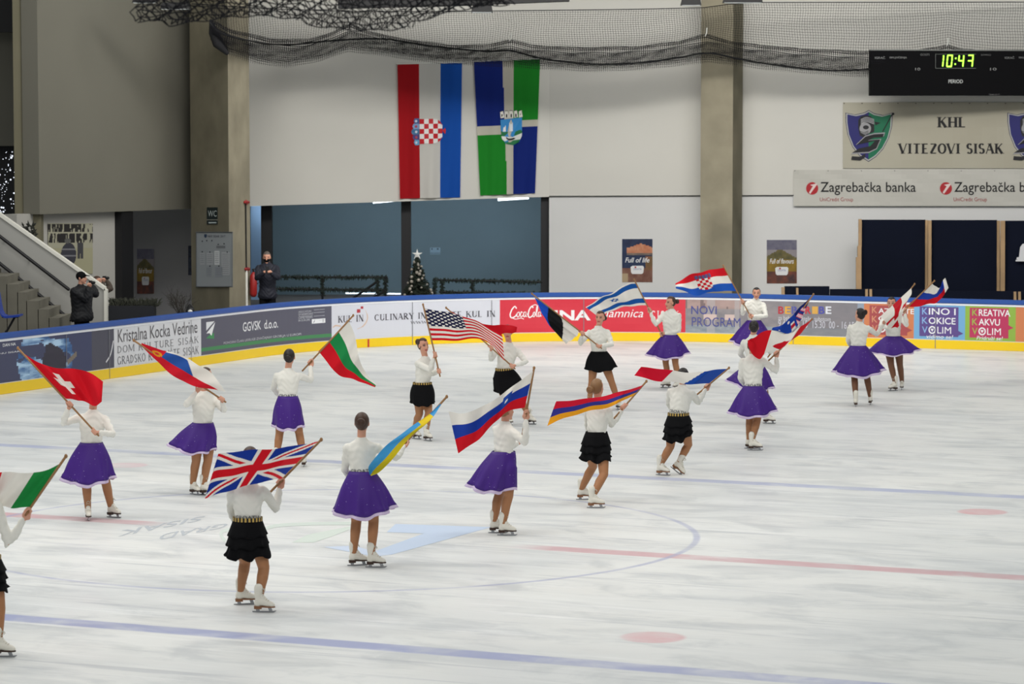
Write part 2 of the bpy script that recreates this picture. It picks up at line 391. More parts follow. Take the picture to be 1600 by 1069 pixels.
# ---- ice
def ice_material():
    m = bpy.data.materials.new('ice'); m.use_nodes = True; nt = m.node_tree; N = nt.nodes; Lk = nt.links
    b = N['Principled BSDF']
    geo = N.new('ShaderNodeNewGeometry'); sep = N.new('ShaderNodeSeparateXYZ'); Lk.new(geo.outputs['Position'], sep.inputs[0])
    def mth(op, a, c=None, clamp=False):
        n = N.new('ShaderNodeMath'); n.operation = op; n.use_clamp = clamp
        for i, q in enumerate((a, c)):
            if q is None: continue
            if isinstance(q, (int, float)): n.inputs[i].default_value = q
            else: Lk.new(q, n.inputs[i])
        return n.outputs[0]
    X, Y = sep.outputs['X'], sep.outputs['Y']
    U = mth('SUBTRACT', mth('MULTIPLY', X, CU), mth('MULTIPLY', Y, SU)); V = mth('ADD', mth('MULTIPLY', X, SU), mth('MULTIPLY', Y, CU))
    cmb = N.new('ShaderNodeCombineXYZ'); Lk.new(U, cmb.inputs[0]); Lk.new(V, cmb.inputs[1])
    def noise(scale, detail=5, sx=1, sy=1, rot=0, rough=.55, dist=0):
        mp = N.new('ShaderNodeMapping'); mp.inputs['Scale'].default_value = (sx, sy, 1); mp.inputs['Rotation'].default_value = (0, 0, rot)
        Lk.new(cmb.outputs[0], mp.inputs[0]); n = N.new('ShaderNodeTexNoise'); n.inputs['Scale'].default_value = scale
        n.inputs['Detail'].default_value = detail; n.inputs['Roughness'].default_value = rough; n.inputs['Distortion'].default_value = dist
        Lk.new(mp.outputs[0], n.inputs['Vector']); return n.outputs['Fac']
    def ramp(fac, p0, p1):
        n = N.new('ShaderNodeMapRange'); n.interpolation_type = 'SMOOTHSTEP'; n.inputs[1].default_value = p0; n.inputs[2].default_value = p1
        Lk.new(fac, n.inputs[0]); return n.outputs[0]
    def mix(fac, a, c):
        n = N.new('ShaderNodeMix'); n.data_type = 'RGBA'
        for i, q in ((0, fac), (6, a), (7, c)):
            if isinstance(q, (int, float)): n.inputs[i].default_value = q
            elif isinstance(q, tuple): n.inputs[i].default_value = (*lin(q), 1)
            else: Lk.new(q, n.inputs[i])
        return n.outputs[2]
    base = mix(ramp(noise(.22, 4), .3, .7), (214, 217, 217), (232, 233, 230))
    base = mix(mth('MULTIPLY', ramp(noise(.8, 7, 1.0, 1.6, .5, .62, .6), .48, .66), .5), base, (182, 187, 190))
    base = mix(mth('MULTIPLY', ramp(noise(.55, 8, .8, 2.4, -.75, .66, .4), .48, .70), .5), base, (178, 183, 187))
    base = mix(mth('MULTIPLY', ramp(noise(1.3, 6, .3, 3.2, .95, .6, .8), .56, .7), .35), base, (246, 247, 247))
    base = mix(mth('MULTIPLY', ramp(noise(2.2, 6, .16, 3.0, -.25, .6, .5), .57, .72), .45), base, (250, 250, 250))
    base = mix(mth('MULTIPLY', ramp(noise(2.6, 5, .10, 2.6, 1.5, .6, 1.0), .58, .68), .45), base, (168, 173, 180))
    wear = ramp(noise(1.1, 5, 1, 1, 0, .6, .5), .3, .62)
    def band(coord, c, hw, soft=.05):
        d = mth('ABSOLUTE', mth('SUBTRACT', coord, c)); n = N.new('ShaderNodeMapRange'); n.inputs[1].default_value = hw; n.inputs[2].default_value = hw + soft
        n.inputs[3].default_value = 1; n.inputs[4].default_value = 0; Lk.new(d, n.inputs[0]); return n.outputs[0]
    def dist(cu, cv):
        return mth('SQRT', mth('ADD', mth('POWER', mth('SUBTRACT', U, cu), 2), mth('POWER', mth('SUBTRACT', V, cv), 2)))
    UC = (U_L + U_R) / 2
    c0 = G(500, 838); uc = c0[0] * CU - c0[1] * SU
    side = ramp(U, uc - 1.5, uc + 8)
    paint = [((206, 160, 166), [band(V, V_RED, .15)], .85), ((152, 160, 198), [band(V, V_BN, .15)], .9), ((168, 176, 206), [band(V, V_BF, .15)], .8),
             ((160, 166, 198), [band(dist(uc, V_RED), 4.5, .025, .03)], .7)]
    for (px, py, r) in ((1020, 996, .29), (1535, 800, .29)):
        g = G(px, py); paint.append(((216, 158, 164), [band(dist(g[0] * CU - g[1] * SU, g[0] * SU + g[1] * CU), 0, r)], .8))
    g = G(196, 727); paint.append(((224, 190, 196), [band(dist(g[0] * CU - g[1] * SU, g[0] * SU + g[1] * CU), 0, .3)], .6))
    wr = mth('ADD', mth('MULTIPLY', wear, .65), .35)
    for i, (c, fs, a) in enumerate(paint):
        f = mth('MULTIPLY', fs[0], mth('MULTIPLY', wr, a))
        if i == 0:                                # the centre line is hidden by the logo in the middle circle
            hole = N.new('ShaderNodeMapRange'); hole.inputs[1].default_value = 2.3; hole.inputs[2].default_value = 2.9; Lk.new(dist(uc + .1, V_RED), hole.inputs[0])
            f = mth('MULTIPLY', f, hole.outputs[0])
        base = mix(f, base, c)
    Lk.new(base, b.inputs['Base Color'])
    rg = N.new('ShaderNodeMapRange'); rg.inputs[3].default_value = .22; rg.inputs[4].default_value = .5; Lk.new(noise(.9, 6, .5, 2, .4), rg.inputs[0])
    Lk.new(rg.outputs[0], b.inputs['Roughness']); b.inputs['Specular IOR Level'].default_value = .22
    bp = N.new('ShaderNodeBump'); bp.inputs['Strength'].default_value = .12; bp.inputs['Distance'].default_value = .01
    Lk.new(noise(6, 6, .4, 2, .6), bp.inputs['Height']); Lk.new(bp.outputs[0], b.inputs['Normal'])
    return m
ice_poly = [(BP[i, 0] + BN[i, 0] * .02, BP[i, 1] + BN[i, 1] * .02, 0) for i in range(len(BP))]
q = R2W(U_R, 2); q2 = R2W(U_L, 2)
ice_poly += [tuple(q), tuple(q2)]
ice = mesh_obj('floor', ice_poly, [tuple(range(len(ice_poly)))[::-1]], ice_material())
prop(ice, 'white skating ice with faded red and blue lines', 'ice', kind='structure')
# club logo and lettering frozen into the ice at the centre spot
def imap(a, b_, lift): p = G(a, b_); return (p[0], p[1], lift)
isheet = Sheet(imap)
isheet.poly('ice_marking', [(618, 819), (768, 824), (612, 867), (585, 862), (662, 834), (604, 832)], (188, 203, 224), .002)
isheet.poly('ice_marking#2', [(505, 855), (552, 853), (585, 862), (612, 867), (585, 870)], (196, 209, 228), .002)
isheet.line('ice_marking#3', [(400, 836), (425, 823), (480, 819), (560, 818)], [1, 7, 6, 1] * 0 or 5, (200, 210, 203), .002, n=20)
isheet.poly('ice_marking#4', [(456, 848), (480, 836), (540, 824), (560, 822), (520, 838), (490, 848)], (204, 214, 206), .002)
isheet.line('ice_marking#5', [(352, 846), (345, 835), (352, 829), (372, 828)], 5, (203, 213, 206), .002, n=14)
def flip(a, b_, lift): return imap(a, b_, lift)
for t, (xa, ya), (xb, yb), hgt in (('SISAK', (322, 806), (190, 829), 8), ('GRAD', (360, 817), (255, 834), 8)):
    tv, tf = text_shape(t, .02)
    dx, dy = xb - xa, yb - ya
    isheet.raw('ice_lettering#' + t, [(xa + dx * p[0] - 10 * p[1], ya + dy * p[0] + hgt * p[1] + 3 * p[0] * p[1]) for p in tv], tf, (178, 184, 190), .002)
isheet.out(ice)

# ---- boards
rb = empty('rink_boards', (*BP[70], 0), 'white rink boards with blue top rail and yellow kick plate around the ice', 'boards')
M_BOARD = mat('board_plastic', (214, 216, 222), .35)
sweep([(0, .2), (0, 1.03), (.09, 1.03), (.09, .2)], rb, 'panel', M_BOARD)
sweep([(-.012, .004), (-.012, .2), (.1, .2), (.1, .004)], rb, 'kick_plate', mat('yellow_plastic', (232, 196, 30), .35))
sweep([(-.02, 1.035), (-.03, 1.06), (-.03, 1.125), (-.01, 1.14), (.11, 1.14), (.12, 1.12), (.12, 1.035)], rb, 'top_rail', mat('blue_plastic', (40, 78, 150), .4))
sweep([(-.008, .99), (-.008, 1.033), (.0, 1.033), (.0, .99)], rb, 'white_strip', mat('white_plastic', (226, 228, 232), .4))
bsheet = Sheet(lambda a, b_, lift: board(a, b_, -lift))
for px in (103, 170, 298, 644, 768, 912, 1240, 1462):      # joints between panels
    s = s_of(px, .6); bsheet.rect('panel_joint#%d' % px, s - .008, .01, s + .008, .985, (120, 122, 128), .017)
for (px, c) in ((575, (190, 60, 50)),):
    s = s_of(px, .1); bsheet.rect('goal_line_mark', s - .025, .01, s + .025, .19, c, .018)
bsheet.out(rb)

# ---- printed advertisements on the boards
ADZ0, ADZ1 = .215, .985
def ad(x0, x1, bg, label, cat='advertisement', fn=None, nx=40, ny=24, group='advertisements on the rink boards'):
    s0, s1 = s_of(x0, .6), s_of(x1, .6)
    e = empty('board_advertisement', board((s0 + s1) / 2, ADZ0, -.003), label, cat, group)
    sh = Sheet(lambda a, b_, lift: board(a, b_, -lift))
    fn = fn or (lambda u, v: bg)
    sh.grid('print', s0, ADZ0, s1, ADZ1, nx, ny if fn else 1, fn, .003)
    sh.s0, sh.s1, sh.e = s0, s1, e
    def T(t, xa, ya, xb, yb, c, layer='lettering', **k):      # pixels: left-bottom, right-top
        a = sz(xa, ya); b2 = sz(xb, yb); sh.text(layer, t, a[0], a[1], b2[0], b2[1], c, lift=.008, **k)
    def TZ(t, xa, xb, za, zb, c, layer='lettering', **k): sh.text(layer, t, s_of(xa, .6), za, s_of(xb, .6), zb, c, lift=.008, **k)
    sh.T, sh.TZ = T, TZ
    return sh
W_ = (226, 228, 230)
def earth(u, v):
    n = fbm(u * 14, v * 8, 3); d1 = math.hypot((u - .50) / .17, (v - .45) / .75)
    c = mixc((72, 74, 96), (62, 68, 100), u)
    if u > .83: return (78, 78, 90)
    if d1 < 1.15 and fbm(u * 5, v * 4, 9) > .40: c = mixc((58, 92, 140), (170, 200, 225), max(0, (n - .35) * 2.6))
    if math.hypot((u - .56) / .085, (v - .32) / .42) < 1 or math.hypot((u - .53) / .035, (v - .72) / .1) < 1: c = mixc((62, 60, 72), (52, 50, 62), n)
    if .66 < u < .72 and abs(v - .3 - (u - .66) * 3) < .06: c = (120, 110, 100)
    return c
a = ad(-45, 178, None, 'dark blue advertisement with a glowing globe on the boards below the stairs', fn=earth, nx=90, ny=30)
a.T('DAN NA', 4, 542, 24, 535, W_, bold=.01); a.T('VREMENU SISAK', -26, 557, 31, 547.5, W_, bold=.01)

a.line('swoosh', [(s_of(165, .6), .34), (s_of(172, .6), .48), (s_of(177, .6), .75)], .035, (205, 205, 210), .007, n=14); a.out(a.e)
a = ad(178, 314, (205, 206, 210), 'white advertisement with grey serif lettering in three lines on the curved boards')
a.TZ('Kristalna Kocka Vedrine', 184, 308, .70, .96, (92, 90, 94)); a.TZ('DOM KULTURE SISAK', 183, 310, .49, .63, (120, 120, 124), serif=True, thick=.13)
a.TZ('GRADSKO KAZALIŠTE SISAK', 183, 310, .26, .42, (110, 110, 114), serif=True, thick=.14); a.out(a.e)
a = ad(314, 518, None, 'slate grey advertisement with green stripe and white folded leaf emblem', fn=lambda u, v: (70, 130, 86) if .10 < v < .2 else (88, 88, 102), nx=24, ny=20)
a.TZ('GGVSK  d.o.o.', 379, 434, .60, .80, (220, 222, 226), bold=.015); a.TZ('PONOSNI ČLAN UDRUGE ZNAČAJNIH GROBLJA U EUROPI', 349, 470, .37, .45, (186, 188, 194))
s = lambda x: s_of(x, .6)
a.poly('emblem', [(s(321.5), .56), (s(334), .53), (s(334), .65), (s(330), .65)], (70, 140, 90), .006)
a.poly('emblem', [(s(322), .66), (s(336), .88), (s(330), .60), (s(327), .66)], (224, 226, 228), .007); a.poly('emblem', [(s(322), .72), (s(322), .90), (s(335), .90)], (214, 216, 220), .007)
a.TZ('ASSOCIATION', 466, 486, .885, .925, (190, 192, 198)); a.TZ('OF SIGNIFICANT', 466, 489, .82, .87, (190, 192, 198)); a.TZ('CEMETERIES', 466, 488, .75, .805, (190, 192, 198)); a.TZ('IN EUROPE', 466, 484, .69, .735, (190, 192, 198))
for z in (.68, .78, .86, .92): a.rect('rule#%g' % z, s(490), z, s(507), z + .008, (190, 192, 198), .007)
a.rect('emblem', s(487), .62, s(508), .72, (222, 224, 228), .006); a.TZ('ASCE', 489, 506, .635, .70, (88, 88, 102)); a.out(a.e)
a = ad(518, 781, (203, 205, 214), 'pale advertisement with dark serif capitals and two small red squares')
a.TZ('KUL IN', 528, 568, .60, .75, (72, 70, 78), serif=True, thick=.2); a.TZ('CULINARY INSTITUTE KUL IN', 585, 774, .60, .74, (72, 70, 78), serif=True, thick=.2)
a.TZ('WWW.KULIN.HR', 641, 722, .49, .55, (90, 88, 96), serif=True, thick=.16)
a.rect('red_square#1', s(557.5), .80, s(563), .88, (168, 56, 66)); a.rect('red_square#2', s(563.5), .885, s(567.5), .94, (168, 56, 66))
a.line('emblem', [(s(571), .85), (s(574), .7), (s(572), .58), (s(566), .48), (s(558), .43)], [.012] * 4 + [.03] * 14 + [.012] * 6, (206, 180, 160), .006, n=24)
a.line('emblem', [(s(532), .52), (s(524), .54), (s(520), .5)], .03, (206, 180, 160), .006, n=8); a.out(a.e)
a = ad(781, 1071, None, 'red advertisement with white flowing script lettering on the end boards', fn=lambda u, v: mixc((196, 46, 62), (206, 62, 74), fbm(u * 6, v * 3, 2)), nx=30, ny=8)
def script(sh, x0, x1, z0, z1):               # the flowing white script
    S0, S1 = s(x0), s(x1); m_ = lambda p: [(S0 + q[0] * (S1 - S0), z0 + q[1] * (z1 - z0)) for q in p]
    wid = .026; wh = (236, 234, 234)
    for pts, w_ in (([(.22, .80), (.17, 1.0), (.08, .75), (.02, .3), (.06, .02), (.17, .12), (.24, .36)], 1.5), ([(.30, .52), (.245, .42), (.235, .14), (.275, .08), (.315, .3), (.30, .52)], 1), ([(.41, .45), (.37, .52), (.34, .22), (.365, .08), (.42, .22)], 1),
                    ([(.50, .5), (.45, .45), (.44, .14), (.47, .08), (.51, .3), (.52, .55), (.51, .12), (.545, .14)], 1), ([(.545, .3), (.585, .34)], 1.2), ([(.74, .85), (.70, 1.0), (.62, .7), (.585, .25), (.63, .02), (.72, .18), (.755, .36)], 1.5),
                    ([(.79, .5), (.745, .4), (.735, .14), (.77, .08), (.805, .3), (.79, .5)], 1), ([(.825, .2), (.88, .8), (.86, 1.0), (.84, .6), (.845, .12), (.88, .14)], 1), ([(.95, .5), (.905, .42), (.90, .14), (.93, .08), (.965, .32), (.97, .52), (.965, .12), (1.0, .18)], 1),
                    ([(.06, .02), (.2, -.1), (.36, -.02), (.45, -.12)], .8), ([(.70, 1.0), (.8, 1.12), (.9, 1.0)], .8)):
        sh.line('lettering', m_(pts), wid * w_ * (x1 - x0) / 66, wh, .008, n=26)
script(a, 796, 846, .56, .83)
a.T('INA', 866, 501, 923, 484.5, (226, 224, 226), bold=.05); a.T('Jamnica', 943, 500, 1005, 483, W_, shear=.3); a.T('SISAK', 1018, 503, 1061, 486, (222, 214, 216), serif=True, thick=.14); a.out(a.e)
def snap(u, v):
    n = fbm(u * 20, v * 7, 5); c = mixc((120, 118, 124), (150, 142, 142), n)
    if v > .72 and u < .42: c = mixc((176, 152, 146), (120, 104, 104), 1 if fbm(u * 26, v * 3, 8) > .62 else n * .5)
    if v < .25: c = mixc((118, 128, 138), (158, 162, 166), fbm(u * 30, v * 12, 4))
    if .12 < u < .16 or .27 < u < .3: c = mixc(c, (168, 164, 166), .6)
    if .40 < v < .58 and (.10 < u < .17 or .22 < u < .27): c = (196, 176, 170)
    if u > .6: c = mixc(c, (118, 116, 122), .6)
    if u > .96: c = (140, 150, 165)
    return c
a = ad(1071, 1350, None, 'grey photo advertisement with blue and coloured capitals on the end boards', fn=snap, nx=110, ny=30)
NV = (74, 78, 138)
a.T('NOVI', 1080, 491, 1120, 478.5, NV, bold=.01); a.T('PROGRAM', 1081, 510, 1157, 497, NV, bold=.01)
for i, (ch, c) in enumerate(zip('BEBARIBE', ((176, 58, 66), (214, 160, 66), (84, 84, 160), (214, 214, 220), (186, 54, 62), (206, 160, 80), (78, 80, 160), (214, 216, 224)))):
    a.T(ch, 1216 + i * 10.6, 490.5, 1225 + i * 10.6, 479, c, bold=.04)
a.T('za bebe i roditelje  subotom', 1216, 502, 1298, 495.5, (196, 196, 204), bold=.01); a.T('9.45 - 11.15  15.30  00 - 16.15', 1216, 511, 1335, 503, (190, 190, 200), bold=.01); a.out(a.e)
def kkv(x0, x1, bg, bub, kc, words, small, label, tip, bw=(.11, .87)):
    A = ad(x0, x1, bg, label, nx=8, ny=4); w0 = x1 - x0
    X = lambda f_: x0 + f_ * w0
    A.poly('speech_bubble', [(s(X(bw[0])), .28), (s(X(bw[1])), .28), (s(X(bw[1])), tip - .05), (s(X(bw[1] + .1)), tip), (s(X(bw[1])), tip + .06), (s(X(bw[1])), .95), (s(X(bw[0])), .95)], bub, .005)
    for i, wd in enumerate(words):
        z1 = .92 - i * .21; A.TZ(wd[0], X(bw[0] + .05), X(bw[0] + .16), z1 - .15, z1, kc, bold=.02)
        if wd == 'VOLIM':
            cx_ = X(bw[0] + .25); A.line('heart', [(s(cx_) + .072 * math.cos(t) , z1 - .075 + .075 * math.sin(t)) for t in np.linspace(0, 2 * PI, 20)], .03, W_, .008)
            A.poly('heart', [(s(cx_) - .035, z1 - .06), (s(cx_), z1 - .115), (s(cx_) + .035, z1 - .06), (s(cx_) + .015, z1 - .04), (s(cx_), z1 - .055), (s(cx_) - .015, z1 - .04)], W_, .009)
            A.TZ('LIM', X(bw[0] + .35), X(bw[0] + .62), z1 - .15, z1, W_, bold=.02)
        else: A.TZ(wd[1:], X(bw[0] + .18), X(bw[0] + .18 + .105 * (len(wd) - 1) * (1.0 if len(wd) < 7 else .85)), z1 - .15, z1, W_, bold=.02)
    if small: A.TZ(small, X(bw[0] + .14), X(bw[0] + .66), .235, .32, W_, bold=.01, shear=.2)
    A.out(A.e)
kkv(1350, 1428, (196, 122, 84), (160, 76, 78), (200, 140, 110), ('KAZALIŠTE', 'KOJE', 'VOLIM'), '', 'orange advertisement with brown red speech bubble next to the grey photo advertisement', .40)
kkv(1428, 1508, (112, 164, 204), (92, 74, 134), (132, 170, 214), ('KINO I', 'KOKICE', 'VOLIM'), 'vidimo se!', 'light blue advertisement with purple speech bubble on the end boards', .36)
kkv(1508, 1587, (138, 172, 72), (178, 56, 92), (150, 170, 80), ('KREATIVA', 'KAKVU', 'VOLIM'), 'Pridruži se!', 'green advertisement with crimson speech bubble on the end boards', .52, (.09, .86))
kkv(1587, 1666, (198, 124, 84), (164, 78, 80), (206, 140, 110), (), '', 'orange advertisement right of the green one, cut by the frame', .5, (.3, .9))

# ================================================================ the hall around the rink
ZF = .38
fl = MB(); n = len(BP)
far = [np.array([BP[i, 0] + BN[i, 0] * 30, BP[i, 1] + BN[i, 1] * 30]) for i in range(n)]
for i in range(n): fl.v += [(BP[i, 0] + BN[i, 0] * .13, BP[i, 1] + BN[i, 1] * .13, ZF), (far[i][0], far[i][1], ZF)]
for i in range(n - 1): fl.f.append((2 * i, 2 * i + 1, 2 * i + 3, 2 * i + 2))
fl.v += [(BP[i, 0] + BN[i, 0] * .13, BP[i, 1] + BN[i, 1] * .13, 0) for i in range(n)]
for i in range(n - 1): fl.f.append((2 * i, 2 * i + 2, 2 * n + i + 1, 2 * n + i))
prop(fl.out('floor_surround', mat('walk_floor', (70, 70, 70), .7, noise=(1.5, .15))), 'dark grey walkway floor behind the rink boards', 'floor', kind='structure')
M_WALL = mat('wall_plaster', (205, 203, 196), .85, .1, noise=(.35, .035), bump=(8, .05))
M_WALLR = mat('wall_plaster_lower', (212, 212, 211), .85, .1, noise=(.5, .03))
M_WALL_SHADE = mat('wall_plaster_shade', (112, 110, 100), .9, .1, noise=(.3, .05))  # white plaster greyed so its colour carries the weaker light at left
M_CONC_SHADE = mat('concrete', (122, 117, 100), .9, .1, noise=(.9, .24), bump=(3, .25))  # pillar concrete darkened for the faces turned from the light
M_CONC_LIT = mat('concrete_lit', (148, 141, 122), .9, .1, noise=(1.1, .2), bump=(3, .25))  # same concrete, painted paler for the faces that catch light
M_BLACK = mat('black_paint', (20, 20, 23), .5)
M_WHITE = mat('white_paint', (222, 222, 216), .5)
M_DARK = mat('dark_metal', (16, 16, 18), .55)
M_NAVY = mat('navy_vinyl', (14, 19, 34), .8, .1, noise=(.6, .15))
M_WOOD = mat('pale_wood', (170, 140, 104), .6, noise=(2, .15))
def lerpD(x0, d0, x1, d1): return lambda x: 1 / (1 / d0 + (1 / d1 - 1 / d0) * (x - x0) / (x1 - x0))   # a flat upright plane
DC = lerpD(858, 76.0, 1600, 73.4)      # back wall, right of the opening
DB = lerpD(390, 74.6, 858, 76.0)       # back wall above the opening
DA = lerpD(62, 63.0, 300, 69.2)        # dim wall by the stairs
def slab(name, x0, x1, yb, yt, Df, m, th=.35, label=None, out=0.0, kind='structure', parent=None):
    """wall slab: foot and top rows given as pixel rows at both ends (or ('z', height))"""
    mb = MB(); q = []
    def pt(x, y): 
        D = Df(x) - out; p = P(x, y if not isinstance(y, tuple) else 400, D)
        if isinstance(y, tuple): p[2] = y[1]
        return p
    yb = yb if isinstance(yb, list) else [yb, yb]; yt = yt if isinstance(yt, list) else [yt, yt]
    q = [pt(x0, yb[0]), pt(x1, yb[1]), pt(x1, yt[1]), pt(x0, yt[0])]
    d = q[1] - q[0]; back = nrm(np.array([-d[1], d[0], 0])) * th
    mb.extr(q, back); o = mb.out(name, m, parent)
    if kind: prop(o, label, 'wall' if kind == 'structure' and label else None, kind=kind)
    return o
ZT = 10.5
slab('wall_back', 858, 1760, ('z', ZF), [307, 305], DC, M_WALLR, label='white lower back wall behind the end boards', out=.0)
slab('wall_back_upper', 858, 1760, [306, 304.5], ('z', ZT), DC, M_WALL, label='white upper back wall with banners and net in front', out=.05)
slab('wall_centre', 385, 858, [322.5, 307.5], ('z', ZT), DB, M_WALL, label='white wall over the wide blue opening', out=.05, th=.4)
sb = MB()                               # gap shadow between the two wall panels, painted as a thin dark strip
slab('trim_1', 858, 1240, [307.3, 305.6], [306.2, 304.6], DC, mat('seam_shade', (60, 60, 58), .9), th=.02, out=.06)
# recess behind the opening
M_REC = mat('blue_grey_wall', (80, 97, 106), .8, .2, noise=(.4, .08))
slab('wall_recess', 380, 880, ('z', ZF), ('z', 4.2), lambda x: 81.5, M_REC, label='blue grey wall at the back of the wide opening')
slab('wall_recess_left', 392, 409, ('z', ZF), ('z', 4.2), lambda x: 79, mat('pale_blue_wall', (120, 150, 182), .8), th=.1, label='pale blue strip of wall beside the black post')
rc = MB(); rc.extr([P(385, 318, 75.2), P(862, 304.5, 76.3), P(862, 298, 82), P(385, 304, 82)], (0, 0, .1)); prop(rc.out('ceiling_recess', mat('recess_ceiling', (150, 155, 158), .8)), kind='structure')
for (x0, x1, D) in ((408, 425, 75.5), (627, 642, 75.9), (845, 860, 76.2)):
    slab('pillar_black', x0, x1, ('z', ZF), ('z', 3.6), lambda x, D=D: D, M_BLACK, th=.3, label='black steel post in the wide opening')
for (xa, xb, y) in ((583, 618, 316.5), (778, 826, 312.5)):
    D = 78.2; mb = MB(); p0, p1 = P(xa, y + 1.5, D), P(xb, y - 1.5, D)
    mb.extr([p0, p1, p1 + [0, .25, .02], p0 + [0, .25, .02]], (0, 0, .05)); o = mb.out('ceiling_light', mat('lamp_tube', (255, 255, 255), emit=(240, 250, 255), es=4))
    prop(o, 'lit tube lamp under the soffit, ' + ('left of the two in the blue opening' if xa < 700 else 'right of the two in the blue opening'), 'lamp', 'tube lamps in the blue opening')
for px in (520, 750):
    L = area('recess_lamp', tuple(P(px, 312, 78.8)), (4, 1.6), 760, (.9, .96, 1), target=(P(px, 312, 78.8)[0], 81.5, 1.2)); L.location.z = 3.7
# concrete pillars
def pillar(name, plan, mats_, label):
    mb = MB(); pl = [P(x, 400, D)[:2] for x, D in plan]; mb.prism(pl, ZF, ZT)
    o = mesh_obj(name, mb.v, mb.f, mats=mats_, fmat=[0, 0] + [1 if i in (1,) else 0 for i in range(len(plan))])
    prop(o, label, 'pillar', kind='structure'); return o
pillar('pillar_left', [(299, 68.2), (358, 66.6), (391, 68.2), (388, 74), (303, 74)], [M_CONC_SHADE, M_CONC_LIT], 'thick raw concrete pillar carrying the WC sign')
pillar('pillar_back', [(1094, 74.1), (1144, 73.8), (1159, 74.7), (1159, 76.5), (1094, 76.5)], [M_CONC_LIT, M_CONC_SHADE], 'raw concrete pillar against the white back wall')
# left side
slab('wall_left', 62, 301, [335, 326.5], ('z', ZT), DA, M_WALL_SHADE, th=.4, label='upper wall greyed for its dim light beside the concrete pillar')
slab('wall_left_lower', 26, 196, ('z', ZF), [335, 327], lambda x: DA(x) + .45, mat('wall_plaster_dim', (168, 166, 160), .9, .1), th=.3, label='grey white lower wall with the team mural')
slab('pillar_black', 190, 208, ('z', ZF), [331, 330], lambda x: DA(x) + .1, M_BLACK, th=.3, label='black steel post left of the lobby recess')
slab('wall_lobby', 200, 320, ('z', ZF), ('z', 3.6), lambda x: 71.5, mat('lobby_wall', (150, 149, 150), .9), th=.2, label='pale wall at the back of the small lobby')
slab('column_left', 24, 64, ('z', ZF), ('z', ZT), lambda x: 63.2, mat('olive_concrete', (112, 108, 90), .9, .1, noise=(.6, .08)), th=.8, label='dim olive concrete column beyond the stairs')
slab('wall_far_left', -40, 40, 228, ('z', ZT), lambda x: 68, M_WALL_SHADE, th=.3, label='grey wall piece above the fairy light curtain')
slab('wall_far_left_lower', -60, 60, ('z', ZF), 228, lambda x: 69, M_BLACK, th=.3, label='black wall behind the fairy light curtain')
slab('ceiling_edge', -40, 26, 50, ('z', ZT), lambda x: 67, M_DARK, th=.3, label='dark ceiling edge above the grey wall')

# ================================================================ things on and before the walls
# fairy light curtain
e = empty('light_curtain', P(12, 335, 67.5), 'curtain of tiny white fairy lights hanging in the dark gap at far left', 'fairy lights')
mb = MB(); 
for x in np.arange(-20, 27, 4.2): mb.tube([P(x, 232, 67.6), P(x + .4, 285, 67.6), P(x, 336, 67.6)], .004, 4, False)
mb.out('wire', M_BLACK, e)
mb = MB()
for i in range(95):
    p = P(random.uniform(-18, 26.5), random.uniform(231, 338), 67.58); mb.ball(p, random.choice([.007, .009, .012, .02]), 6, 4)
prop(mb.out('bulb', mat('fairy_bulb', (255, 255, 255), emit=(235, 242, 255), es=1.3), e), kind='stuff')
# staircase: parapet, steps, rails
st = empty('staircase', P(60, 500, 59), 'concrete staircase climbing left behind a white parapet with black handrails', 'stairs')
Dp = 60.6
mb = MB(); mb.extr([P(-60, 296, Dp), P(164, 453, Dp), P(166, 520, Dp), P(-60, 520, Dp)], (0, .16, 0)); mb.out('parapet', mat('parapet_plaster', (166, 165, 160), .85), st)
mb = MB(); mb.extr([P(-60, 291, Dp - .03), P(164, 449, Dp - .03), P(164, 454.5, Dp - .03), P(-60, 297, Dp - .03)], (0, .22, 0)); mb.extr([P(162.3, 451, Dp - .03), P(166.8, 453, Dp - .03), P(167, 520, Dp - .03), P(162.5, 520, Dp - .03)], (0, .22, 0))
mb.out('coping', mat('coping_white', (224, 222, 212), .7), st)
for (a_, b_) in (((-50, 331), (107, 452)), ((-50, 372), (110, 500))):
    mb = MB(); mb.tube([P(*a_, Dp - .25), P(*b_, Dp - .25)], .036, 8)
    for t in (.35, .6, .85):
        p = P(a_[0] + (b_[0] - a_[0]) * t, a_[1] + (b_[1] - a_[1]) * t, Dp - .25); mb.tube([p, p + [0, .26, -.03]], .012, 6, False)
    mb.out('handrail', M_BLACK, st)
mb = MB()
top = [(-16, 424), (13, 431), (30, 443.5), (44, 456), (62, 469.5), (79, 482.5), (95, 496)]
for i, (x, y) in enumerate(top):
    x0 = top[i - 1][0] if i else -60; p0 = P(x0, y - (2.5 if i == 0 else 0), 59.2); p1 = P(x, y, 59.2); p0[2] = p1[2]
    mb.box([(p0[0] + p1[0]) / 2, 59.75, (p1[2] + .2) / 2], [p1[0] - p0[0] + .012, 1.5, p1[2] - .2])
mb.out('steps', mat('step_concrete', (112, 109, 98), .9, noise=(2, .16)), st)
